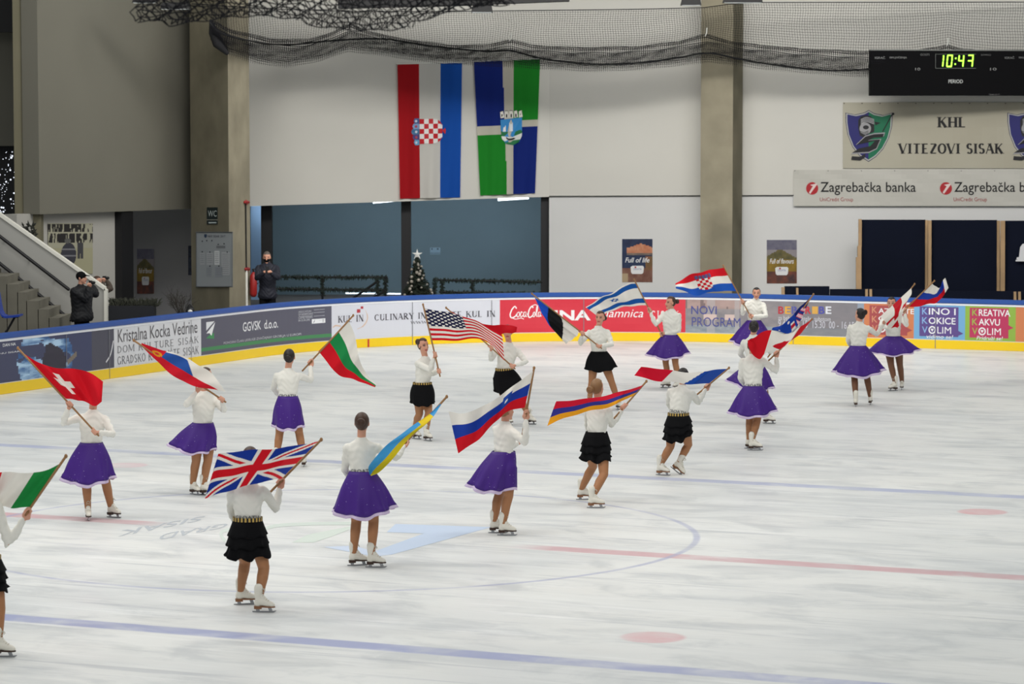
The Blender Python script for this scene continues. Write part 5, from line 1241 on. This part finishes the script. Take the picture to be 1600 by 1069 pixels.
        def surf(ts_, name, m, parent, **kw):
            n = 72; v = []; 
            for q_ in ts_: v += ring(q_, **kw) if not isinstance(q_, tuple) else ring(q_[0], grow=q_[1], rip=q_[2])
            f = [(i * n + j, i * n + (j + 1) % n, (i + 1) * n + (j + 1) % n, (i + 1) * n + j) for i in range(len(ts_) - 1) for j in range(n)]
            o = mesh_obj(name, v, f, m, parent, True); so = o.modifiers.new('thick', 'SOLIDIFY'); so.thickness = .004; return o
        if cloth == 'purple':
            sk = surf(list(np.linspace(0, 1, 14)), 'skirt', M_PURP, e)
            surf([.86, .93, 1.01, 1.08], 'petticoat', M_LAV, sk, grow=.975, rip=1.1)
        elif cloth == 'tier':
            sk = surf(list(np.linspace(0, .9, 8)), 'skirt', M_BSKIRT, e, grow=.86)
            for i, (t0, t1) in enumerate(((.10, .47), (.34, .73), (.60, 1.0))):
                o = surf([(t0 + (t1 - t0) * u, .84 + .17 * u ** 1.5 + (.10 * (1 - t1)), .5 + 1.1 * u) for u in np.linspace(0, 1, 6)], 'ruffle', M_BSKIRT, sk)
        else:
            sk = surf(list(np.linspace(0, 1, 12)), 'skirt', M_BSKIRT, e, rip=.8)
        if belt:
            n = 48; v = []; cl = []
            for z in (.028, -.012):
                for j in range(n): th = 2 * PI * j / n; v.append((W3[0] + .148 * math.cos(th) * k, W3[1] + .128 * math.sin(th) * k, W3[2] + z))
            f = [(j, (j + 1) % n, n + (j + 1) % n, n + j) for j in range(n)]; cl = [lin((190, 158, 84) if j % 2 else (24, 22, 20)) for j in range(n)]
            o = mesh_obj('belt', v, f, M_PRINT, e, cols=cl); so = o.modifiers.new('thick', 'SOLIDIFY'); so.thickness = .006
    if man:
        tr = MB(); loft(tr, [(c, rx + .02, ry + .02) for c, rx, ry in ST[:5]], L, F)
        for (hip, kn, an, X, Yv, Z, O) in legs: tr.tube([hip + [0, 0, .03], hip * .5 + kn * .5, kn, kn * .4 + an * .6, an - [0, 0, .06]], [.1, .09, .075, .068, .066], 12)
        trm = remesh(tr, .014, 2, 'trousers'); trm.polygons.foreach_set('use_smooth', [True] * len(trm.polygons)); place_mesh('trousers', trm, M_BSKIRT, e)
        for (hip, kn, an, X, Yv, Z, O) in legs:
            s_ = MB(); s_.tube([O - X * .07 + Z * .055, O + X * .02 + Z * .055, O + X * .12 + Z * .04], [.052, .05, .04], 12); s_.box(O + X * .02 + Z * .012, (.26, .085, .022), np.array([X, Yv, Z])); s_.out('shoe', M_BLACK, e)
    else:
        for (hip, kn, an, X, Yv, Z, O) in legs:
            mtx = Matrix(((X[0], Yv[0], Z[0], O[0]), (X[1], Yv[1], Z[1], O[1]), (X[2], Yv[2], Z[2], O[2]), (0, 0, 0, 1))) @ Matrix.Scale(KS, 4)
            s_ = add_obj('skate', BOOT, e, mtx)
            for nm, m_ in (('sole', SOLE2 if sole else SOLE), ('blade', BLADE), ('laces', LACE)):
                o = bpy.data.objects.new(nm, m_); COL.objects.link(o); o.parent = s_
    return dict(D=D, tip=PT, base=PB, e=e, A=A, C3=C3, F=F)

# ---------------------------------------------------------------- flags
M_POLE = mat('pole_wood', (150, 112, 74), .5, .3)
def flag(label, tip, base, A_, B_, fn, nu=72, nv=44, du=0.0, amp=.05, waves=1.6, ph=0.0, dv=0.0, off=0.0, clear=None):
    tip, base = np.asarray(tip), np.asarray(base); d = nrm(tip - base)
    e = empty('flag', base, label, 'flag', 'flags carried by the skaters')
    MB().tube([base, tip], .0125, 8).out('pole', M_POLE, e, True); MB().ball(tip, np.array([[.017, 0, 0], [0, .017, 0], [0, 0, .022]]), 8, 6).out('pole_tip', M_POLE, e, True)
    A = spline(A_, nu + 1); B = spline(B_, nu + 1); v = []
    h0 = nearest_on(tip, base, A_[0], -.05, 1.0)[1]; h1 = nearest_on(tip, base, B_[0], -.05, 1.0)[1]
    for i in range(nu + 1):
        u = i / nu
        for j in range(nv + 1):
            w_ = j / nv; p = A[i] * (1 - w_) + B[i] * w_
            dd = (h0 * (1 - w_) + h1 * w_) + du * u + dv * (w_ - .5) * u + off + amp * min(1, u * 3) * (math.sin(u * waves * 2 * PI + w_ * 2.2 + ph) + .55 * math.sin(u * waves * 4.4 * PI - w_ * 3 + ph))
            if clear is not None: s_ = min(1, u * 5); dd = dd * (1 - s_) + min(dd, clear + .06 * math.sin(u * 7 + w_ * 3)) * s_
            # a slight ripple of the cloth's own edges
            p = p + np.array([0, .8 * math.sin(u * 17 + w_ * 3 + ph) * min(1, u * 3)])
            v.append(P(p[0], p[1], dd))
    f = []; c = []
    for i in range(nu):
        for j in range(nv):
            a = i * (nv + 1) + j; f.append((a, a + nv + 1, a + nv + 2, a + 1)); c.append(lin(fn((i + .5) / nu, (j + .5) / nv)))
    o = mesh_obj('cloth', v, f, M_FLAG, e, True, cols=c)
    return e
RED, WHT, BLU, GRN, YEL, BLK2 = (206, 24, 38), (230, 226, 218), (30, 62, 150), (30, 130, 62), (226, 196, 40), (28, 28, 30)
def bands(*cs):
    n = len(cs); return lambda u, v: cs[min(n - 1, int(v * n))]
def vbands(*cs):
    n = len(cs); return lambda u, v: cs[min(n - 1, int(u * n))]
def jack(u, v):
    x, y = u * 2, v
    if abs(y - .5) < .10 or abs(x - 1) < .10: return RED
    if abs(y - .5) < .168 or abs(x - 1) < .168: return WHT
    d1, d2 = abs(x / 2 - y) / 1.118, abs(1 - x / 2 - y) / 1.118
    if min(d1, d2) < .03: return RED
    if min(d1, d2) < .09: return WHT
    return (26, 54, 146)
def stars(u, v):
    if u < .47 and v < .54:
        x = u / .47 * 11; y = v / .54 * 9; i, j = round(x - .5), round(y - .5)
        return WHT if (i + j) % 2 == 0 and math.hypot((x - .5 - i), (y - .5 - j) * 1.0) < .42 else (30, 32, 66)
    return RED if int(v * 13) % 2 == 0 else WHT
def swiss(u, v):
    x, y = (u - .36) / .13, (v - .5) / .30
    return WHT if (abs(x) < 1 and abs(y) < .36) or (abs(y) < 1 and abs(x) < .36) else (204, 20, 36)
def serb(u, v):
    if math.hypot((u - .20) / .06, (v - .5) / .22) < 1: return (214, 150, 40) if math.hypot((u - .20) / .03, (v - .5) / .1) > 1 else (200, 60, 50)
    if v < .42 or u < .27: return (204, 30, 46)
    if u < .68 - (v - .4) * .35: return (44, 84, 160) if v < .93 else WHT
    return WHT
def slov(u, v):
    x, y = (u - .30) / .065, (v - .42) / .20
    if abs(x) < 1 and abs(y) < 1 and y < 1.2 - x * x * .8: return RED if abs(x) > .88 else ((216, 220, 226) if math.hypot(x, (y - .2) * 1.2) < .35 and v > .4 else (34, 70, 156))
    return bands(WHT, (30, 60, 158), RED)(u, v)
def isr(u, v):
    if .06 < v < .26 or .70 < v < .90: return (26, 84, 158)
    x, y = (u - .52) / .10, (v - .47) / .13
    for s_ in (1, -1):
        yy = y * s_; d = max(-yy - .5, abs(x) * .866 + yy * .5 - .5)
        if -.22 < d < 0: return (26, 84, 158)
    return WHT
def esto(u, v):
    if v < .32 * (1 - u * .95): return (34, 82, 190)
    if v < .60 + .10 * u: return BLK2
    return WHT
def croat(u, v):
    x, y = (u - .46) / .13, (v - .5) / .36
    if abs(x) < 1 and -.55 < y < 1 and (y < .3 or math.hypot(x, (y - .3) / .7) < 1): return RED if (int((x + 1) * 2.5) + int((y + .6) * 3.1)) % 2 == 0 else WHT
    if abs(x) < 1.15 and -1.0 < y <= -.55: return (74, 92, 140) if int((x + 2) * 4) % 2 else (130, 60, 90)
    return bands((206, 24, 38), WHT, (32, 84, 178))(u, v)
def aus(u, v):
    if u < .44: 
        q = math.sin(u * 46 + v * 9); return (20, 34, 100) if v < .28 or u < .1 else ((232, 190, 200) if q > .2 else ((196, 40, 66) if q > -.4 else (40, 60, 140)))
    if .50 < u < .60 and v > .45: return WHT if abs(v - .72) > .12 else (190, 40, 60)
    if math.hypot((u - .64) / .03, (v - .25) / .09) < 1 or math.hypot((u - .85) / .02, (v - .8) / .08) < 1: return WHT
    return (28, 64, 158)
def cana(u, v):
    if u < .18 or u > .62: return (206, 22, 36)
    x, y = (u - .38), (v - .74)
    if abs(x) / .15 + abs(y) / .30 < 1 and v > .38: return (196, 22, 36)
    return WHT
def geor(u, v):
    if .34 < v < .60 and u < .62: return (190, 24, 38)
    if .40 < u < .52 and v > .45: return (200, 26, 40)
    if u > .70 and .40 < v < .92: return (200, 26, 40)
    return WHT if not (v < .2 and .35 < u < .5) else (190, 40, 50)
def russ(u, v):
    if u > .86: return WHT
    if u > .62: return (36, 66, 164) if v < .62 else RED
    return WHT if v < .36 and u < .5 else ((36, 66, 164) if v < .66 else (210, 26, 40))

# ---------------------------------------------------------------- the skaters, each with the flag carried
def skater_flag(s, label, A_, B_, fn, front=False, **k):
    if front: k['clear'] = s['C3'][1] - .24
    return flag(label, s['tip'], s['base'], A_, B_, fn, **k)
BK = 'arms'
# left edge: Italian flag
s = person('person in white top and black skirt cut by the frame edge with Italian flag', [(-34, 1019, 100), (4, 1027, 85)], (-24, 872), (-30, 778), (-30, 744), 165, arms={'L': dict(e=(-62, 826), h=(-44, 858), se=1, sh=1), 'R': dict(e=(14, 852), h=(42.5, 801), se=1, sh=1, main=True)},
           pole=dict(tip=(103, 713), base=(16, 842), dt=.1), hair='brown', cloth='tier', hem=((-68, 924), (9, 922), 930), belt=True)
skater_flag(s, 'green white and red flag of Italy cut off by the left frame edge', [(99, 722), (62, 738), (12, 738), (-46, 744)], [(48, 792), (21, 794), (0, 792), (-46, 799)], vbands(GRN, WHT, RED), du=-.15, amp=.05)
# Swiss flag
s = person('person in white top and purple skirt facing the camera, head hidden by the Swiss flag', [(138, 813, 12), (177, 809, 55)], (143, 694), (145, 645), (146, 617), 0, arms={'L': dict(e=(99, 661), h=(109, 632), se=-1, sh=-1, main=True), 'R': dict(e=(176, 679), h=(150.5, 672), se=-1, sh=-1, pole=True)},
           pole=dict(tip=(28, 544), base=(155, 680), dt=.1), hair='brown', hem=((97, 742), (177, 744), 753))
skater_flag(s, 'red flag of Switzerland with white cross, flying over a skater face at left', [(33, 550), (70, 571), (115, 577), (141, 582), (161, 597)], [(103, 623), (120, 625), (138, 630), (150, 635), (159, 627)], swiss, front=True, du=-.25, amp=.05, nv=60)
# Serbian flag
s = person('person in white top and purple skirt turned half right, head hidden by the Serbian flag', [(304, 773, 40), (322, 774, 60)], (317, 663), (318, 616), (322, 588), 30, arms={'L': dict(e=(291, 632), h=(312, 607), se=-1, sh=-1), 'R': dict(e=(350, 641), h=(346, 624), se=-1, sh=-1, main=True)},
           pole=dict(tip=(209, 532), base=(352, 629), dt=-.1), hair='brown', hem=((266, 691), (336, 700), 704))
skater_flag(s, 'red blue and white flag of Serbia with golden crest streaming before a skater face', [(221, 541), (263, 581), (294, 600), (332, 609)], [(221, 536), (249, 546), (278, 553), (311, 571), (328, 581), (353, 612)], serb, front=True, du=-.12, amp=.04, nv=50)
# British flag
s = person('person in white top and black tiered skirt seen from behind below the British flag', [(382, 945, 100), (411, 957, 82)], (387, 812), (387, 756), (391, 716), 186, arms={'L': dict(e=(361, 798), h=(372, 826), se=1, sh=1), 'R': dict(e=(432, 796), h=(438, 753), se=1, sh=-1, main=True)},
           pole=dict(tip=(502, 687), base=(404, 786), dt=0), hair='brown', cloth='tier', hem=((354, 868), (417, 867), 872), belt=True, croatia=True, sole=1, kneebend=.022)
skater_flag(s, 'blue British flag with red and white crosses spread over a skater head', [(497, 690), (440, 700), (400, 703), (347, 708), (340, 714)], [(440, 748), (416, 752), (383, 760), (345, 771), (320, 779)], jack, front=True, nu=130, nv=84, du=-.35, amp=.05, off=-.03)
# Bulgarian flag
s = person('person in white top and purple skirt seen from behind holding the Bulgarian flag', [(433, 730, 170), (475, 729, 180)], (450, 621), (450, 580), (452, 558), 180, hface=175, arms={'L': dict(e=(427, 607), h=(438, 621), se=1, sh=1), 'R': dict(e=(486, 594), h=(485, 566), se=1, sh=1, main=True)},
           pole=dict(tip=(552, 493), base=(470, 577), dt=.05), hair='black', bun=(0, -.075, -.03), hem=((427, 662), (473, 663), 668), croatia=True)
skater_flag(s, 'white green and red flag of Bulgaria drooping from a raised pole', [(545, 502), (554, 523), (563, 566), (576, 588), (588, 602)], [(497.5, 549), (521, 578), (533, 589), (550, 591), (564, 598), (586, 604.5)], bands(WHT, (34, 136, 74), RED), du=.1, amp=.05)
# Ukrainian flag
s = person('person in white top and purple skirt seen from behind with rolled Ukrainian flag', [(558, 884, 100), (586, 887, 82)], (566, 739), (565, 689), (565.5, 661), 182, hface=178, arms={'L': dict(e=(539, 734), h=(550, 752), se=1, sh=1), 'R': dict(e=(620, 715), h=(634, 692), se=1, sh=1, main=True)},
           pole=dict(tip=(698, 620), base=(622, 710), dt=.0), hair='brown', bun=(0, -.075, 0.0), hem=((522, 795), (615, 790), 803), croatia=True)
skater_flag(s, 'blue and yellow flag of Ukraine hanging in a narrow diagonal roll', [(688, 631), (662.5, 653.5), (630.5, 675), (598.6, 701.5), (577, 727), (577, 742)], [(689, 633), (674, 655), (648, 677), (628, 699), (607, 725), (593, 738), (580, 743)], lambda u, v: (YEL if .14 < u < .28 else ((66, 150, 206) if v < .58 or u < .14 else (206, 186, 36))), front=True, du=-.3, amp=.06, off=-.02, nv=30)
# American flag
s = person('person in white top and short black skirt looking right under the American flag', [(650, 686, 40), (668, 689, 35)], (660, 600), (664, 561), (661, 540), 50, hface=35, arms={'L': dict(e=(672, 578), h=(679.5, 554), se=-1, sh=-1, main=True), 'R': dict(e=(673, 585), h=(686, 580), se=1, sh=-1, pole=True)},
           pole=dict(tip=(661, 476), base=(688, 588), dt=.05), hair='brown', bun=(0, -.08, .03), cloth='short', hem=((645, 629), (676, 630), 634), belt=True, kneebend=.015)
skater_flag(s, 'American flag with white stars streaming to the right from an upright pole', [(662.5, 482), (697, 488), (722, 493.5), (755, 507), (785, 525)], [(674, 532), (714, 532), (750, 529.5), (768, 539), (777, 550), (788, 563)], stars, nu=120, nv=78, du=.25, amp=.05)
# red flag
s = person('person in white top and black skirt whose face is covered by a plain red flag', [(796, 664, 20), (829, 663, 45)], (788, 578), (795, 539), (793, 519), 0, arms={'L': dict(e=(767, 562), h=(767, 543), se=-1, sh=-1, main=True), 'R': dict(e=(822, 566), h=(808, 563), se=-1, sh=-1, pole=True)},
           pole=dict(tip=(697, 481), base=(810, 570), dt=.0), hair='black', cloth='short', hem=((773, 611), (820, 600), 616), belt=True)
skater_flag(s, 'plain red flag rippling behind the American flag and over a skater face', [(699, 483), (716, 492), (742, 502), (768, 509), (783, 507), (797, 508), (808, 512)], [(703, 488), (730, 508), (755, 520), (776, 530), (786, 522), (800, 521), (807, 518)], lambda u, v: (196, 20, 34), front=True, du=-.2, amp=.04)
# Slovenian flag
s = person('person in white top and purple skirt turned away to the right with Slovenian flag', [(777, 833, 90), (791, 837, 82)], (787, 708), (789, 664), (790, 641), 130, arms={'L': dict(e=(821, 692), h=(822, 647), se=-1, sh=1, main=True, cross=True), 'R': dict(e=(797, 697), h=(812, 692), se=1, sh=1, cross=True)},
           pole=dict(tip=(834.5, 575), base=(814, 678), dt=.05), hair='blond', hem=((733, 755), (799, 759), 764))
skater_flag(s, 'white blue and red flag of Slovenia with small crest stretched wide to the left', [(833, 580), (790.6, 611.5), (755, 635), (725.5, 645), (701, 644)], [(820, 637), (793, 643), (777, 657), (762.5, 671), (744, 690), (716, 708)], slov, front=True, du=-.3, amp=.05, off=-.03, nv=60)
# Estonian flag
s = person('person in white top and short black skirt facing front with the Estonian flag', [(921, 640, 0), (967, 640, 20)], (936, 551), (935, 513), (938, 496.5), 0, hface=-20, arms={'L': dict(e=(906, 537), h=(910, 521), se=-1, sh=-1, main=True), 'R': dict(e=(956, 539), h=(938, 537), se=-1, sh=-1, pole=True)},
           pole=dict(tip=(831, 459), base=(943, 541), dt=.1), hair='brown', cloth='short', hem=((914, 576), (964, 573), 580), bun=(.03, -.07, -.03))
skater_flag(s, 'blue black and white flag of Estonia held low to the left', [(835, 464), (848, 492), (863, 515)], [(904, 515), (902, 524), (892, 532), (884.5, 537)], lambda u, v: esto(u, v), du=-.1, amp=.03, nv=70)
# Armenian flag
s = person('person in white top and black tiered skirt gliding away under the Armenian flag', [(913, 781, 88), (930, 794, 85)], (932, 677), (935, 631), (933, 606), 145, hface=150, arms={'L': dict(e=(918, 662), h=(922, 684), se=1, sh=1), 'R': dict(e=(956, 664), h=(976, 635), se=1, sh=1, main=True)},
           pole=dict(tip=(1010, 596), base=(955, 652), dt=.1), hair='blond', bun=(.03, -.08, -.035), cloth='tier', hem=((908, 716), (951, 716), 720), sole=1, kneebend=.03)
skater_flag(s, 'red blue and orange flag of Armenia streaming left from a raised pole', [(1005, 602), (971, 612), (926, 622), (900, 624.5), (869, 628)], [(989, 619), (948.6, 637), (916, 643.5), (883, 653.5), (855, 665)], bands((206, 26, 52), (54, 54, 140), (232, 158, 34)), front=True, du=-.25, amp=.04, off=-.03)
# French flag
s = person('person in white top and black tiered skirt leaning forward from behind with French flag', [(1035, 743, 55), (1061, 722, 60, 35, .12)], (1060, 648), (1066, 606), (1067.5, 588), 165, arms={'L': dict(e=(1045, 630), h=(1053, 646), se=1, sh=1), 'R': dict(e=(1091, 629), h=(1105.5, 603), se=1, sh=1, main=True)},
           pole=dict(tip=(1139, 575), base=(1083, 612), dt=.1), hair='black', cloth='tier', hem=((1041, 686), (1077, 677), 690), belt=True, croatia=True, lean=.06, sole=1, kneebend=.02)
skater_flag(s, 'blue white and red flag of France lying flat across a skater shoulders', [(1136, 576.5), (1117, 577.5), (1098, 581.5), (1063.5, 581), (1022, 575), (1002, 574)], [(1108, 599), (1081, 600.5), (1056, 598), (1037, 596), (1017, 594), (991, 586)], lambda u, v: (26, 70, 158) if u < .34 - .08 * (1 - v) else (WHT if u < .62 - .1 * (1 - v) * 0 else (206, 22, 48)), front=True, du=-.25, amp=.03, off=-.02)
# Israeli flag
s = person('person in white top and purple skirt looking left with the Israeli flag', [(1041, 606, -60), (1058, 608, -40)], (1047, 525), (1049, 486), (1048, 473), -28, hface=-60, arms={'L': dict(e=(1024, 508), h=(1014.5, 484), se=-1, sh=-1, main=True), 'R': dict(e=(1061, 517), h=(1038, 521), se=-1, sh=-1, pole=True)},
           pole=dict(tip=(991, 437), base=(1042, 525), dt=.05), hair='brown', bun=(0, -.085, .0), hem=((1012, 552), (1076, 550), 558))
skater_flag(s, 'white flag of Israel with blue stripes and star blowing to the left', [(992, 441), (980.6, 443), (956, 457.7), (937, 466), (915, 481)], [(1011, 477), (985.4, 478.5), (966, 482), (946.5, 490.5), (938, 497)], isr, nu=90, nv=70, du=-.1, amp=.04)
# Croatian flag
s = person('person in white top and purple skirt smiling by the boards with the Croatian flag', [(1176, 583, -10), (1187, 583, 10)], (1178, 502), (1181, 469.5), (1182, 458.5), -5, arms={'L': dict(e=(1160, 491), h=(1160, 471), se=-1, sh=-1, main=True), 'R': dict(e=(1197, 494), h=(1175, 493), se=-1, sh=-1, pole=True)},
           pole=dict(tip=(1130, 415), base=(1177, 497), dt=.05), hair='black', hem=((1143, 531), (1205, 531), 540))
skater_flag(s, 'flag of Croatia with chequered shield blowing left above the boards', [(1132, 418), (1100, 424), (1075, 431), (1055, 444)], [(1151, 455), (1122, 455), (1105.6, 458), (1088, 461.5), (1073, 457), (1056, 450)], croat, nu=90, nv=66, du=-.1, amp=.04)
# Australian flag
s = person('person with dark hair and purple skirt half hidden behind the skater with Canadian flag', [(1184, 660, 170), (1201, 662, 60)], (1180, 572), (1177, 527), (1178, 512), 172, arms={'L': dict(e=(1157, 553), h=(1168, 566), se=1, sh=1), 'R': dict(e=(1204, 551), h=(1221, 529), se=1, sh=1, main=True)},
           pole=dict(tip=(1271, 460), base=(1200, 558), dt=.05), hair='black', bun=(0, -.08, -.02), hem=((1137, 592), (1207, 604), 606))
skater_flag(s, 'blue ensign with a small British canton twisted round a tilted pole', [(1266, 465), (1247, 483), (1227, 504), (1207, 513)], [(1262, 476), (1251, 500), (1244, 512), (1229, 521), (1206, 515)], aus, nu=90, nv=50, du=-.12, amp=.03)
# Canadian flag
s = person('person in white top and purple skirt seen from behind holding the Canadian flag', [(1174, 701, 85), (1179, 704, 80)], (1177, 605), (1176, 557), (1176, 541), 178, arms={'L': dict(e=(1157, 592), h=(1168, 606), se=1, sh=1), 'R': dict(e=(1214, 581), h=(1213, 552), se=1, sh=1, main=True)},
           pole=dict(tip=(1268.5, 499), base=(1198, 564), dt=.1), hair='black', hem=((1141, 642), (1213, 638), 648), croatia=True)
skater_flag(s, 'red and white flag of Canada folded over the shoulders of a skater', [(1268, 500), (1248, 512), (1239, 520), (1226, 521.5), (1206, 517), (1190, 519), (1179, 527), (1168, 533)], [(1251, 522), (1236, 533), (1222, 544), (1206, 549), (1194, 553), (1187, 561), (1176, 555), (1169, 540)], cana, front=True, nu=90, nv=50, du=-.35, amp=.03, off=-.02)
# red and white flag, two skaters at right
s = person('person with dark bun and wide purple skirt seen from behind at right', [(1337, 635, 175), (1360, 632, 168)], (1341, 542), (1343, 506), (1344, 492), 176, hface=215, arms={'L': dict(e=(1325, 533), h=(1332, 545), se=1, sh=1), 'R': dict(e=(1370, 523), h=(1384, 502), se=1, sh=1, main=True)},
           pole=dict(tip=(1429, 444), base=(1376, 511), dt=.1), hair='black', bun=(0, -.07, .03), hem=((1304, 578), (1379, 577), 586), tights=M_TAN2)
skater_flag(s, 'white and red flag folded over its pole in front of a skater face', [(1424, 450), (1424, 460), (1416, 474), (1411, 488), (1407, 508)], [(1375, 495), (1383, 502), (1386, 510), (1391, 514), (1402, 512)], lambda u, v: geor(u, v), front=True, du=.1, amp=.03, nv=60)
s = person('person in wide purple skirt facing front, face hidden behind the white and red flag', [(1396, 611, -55), (1409, 609, -12)], (1396, 527), (1394, 491), (1393, 474), -15, arms={'L': dict(e=(1376, 510), h=(1392, 512), se=-1, sh=-1), 'R': dict(e=(1417, 508), h=(1413, 485), se=-1, sh=-1, main=True)},
           pole=dict(tip=(1460, 439), base=(1402, 497), dt=.1), hair='black', hem=((1357, 547), (1434, 546), 553), tights=M_TAN2)
skater_flag(s, 'white blue and red flag of Russia blowing right before the navy boards', [(1456, 443), (1465, 449.5), (1470, 447), (1473, 438), (1477, 435)], [(1416, 479), (1428, 480), (1447, 476), (1460, 474.5), (1466, 470), (1474, 463), (1482, 449)], russ, du=.2, amp=.03)

# ---------------------------------------------------------------- people behind the boards
M_JACK = mat('black_jacket', (24, 25, 28), .6, .3, bump=(14, .5))
s = person('person in black cap and black jacket photographing beside the stair parapet', [(119, 560, 60), (131, 558, 70)], (128, 482), (126, 449), (127, 434), 60, hface=70, arms={'L': dict(e=(136, 468), h=(139, 445), se=-1, sh=-1, cam=True), 'R': dict(e=(149, 459), h=(141, 443), se=1, sh=1, cam=True)},
           k=1.04, bulk=.055, zf=ZF, cloth='man', hat=True, top_mat=M_JACK, group='onlookers behind the boards', hair='black')
c = s['A']['L'][2] * .5 + s['A']['R'][2] * .5 + np.array([.02, 0, .03]); e = empty('camera', c, 'small black camera held up by the person in the black cap', 'camera')
MB().box(c, (.05, .13, .08)).out('camera_body', M_BLACK, e); MB().tube([c + [.02, 0, 0], c + [.07, 0, 0]], .03, 12).out('lens', M_DARK, e)
s = person('person with brown hair raising a camera behind the stair parapet end', [(146, 542, 80), (157, 541, 90)], (157, 478), (152, 453), (152, 440), 75, hface=80, htilt=-5, arms={'L': dict(e=(160, 459), h=(161, 437), se=-1, sh=-1, cam=True), 'R': dict(e=(173, 451), h=(165, 435), se=1, sh=1, cam=True)},
           k=.96, bulk=.02, zf=ZF, cloth='man', top_mat=mat('brown_jacket', (70, 60, 52), .8), group='onlookers behind the boards', hair='brown')
c = s['A']['L'][2] * .5 + s['A']['R'][2] * .5 + np.array([.0, 0, .02]); e = empty('camera', c, 'small black camera held up by the person with brown hair', 'camera')
MB().box(c, (.06, .14, .08)).out('camera_body', M_BLACK, e); MB().tube([c + [.02, 0, 0], c + [.08, 0, 0]], .03, 12).out('lens', M_DARK, e)
s = person('person in dark uniform and black face mask standing by the concrete pillar', [(411, 523, -5), (425, 523, 8)], (418, 449), (418, 414), (417, 402), 0, htilt=10, arms={'L': dict(e=(402, 435), h=(415, 425), se=-1, sh=-1, cam=True), 'R': dict(e=(434, 434), h=(421, 425), se=-1, sh=-1, cam=True)},
           k=1.05, bulk=.01, zf=ZF, cloth='man', top_mat=mat('navy_uniform', (26, 28, 40), .7), mask=True, group='onlookers behind the boards', hair='grey')
c = s['A']['L'][2] * .5 + s['A']['R'][2] * .5 + np.array([0, -.02, .04]); e = empty('phone', c, 'dark phone held in both hands by the person in uniform', 'phone'); MB().box(c, (.08, .012, .15)).out('phone_body', M_BLACK, e); MB().box(c + [0, .008, 0], (.07, .006, .13)).out('screen', mat('screen_glass', (30, 36, 44), .2), e)
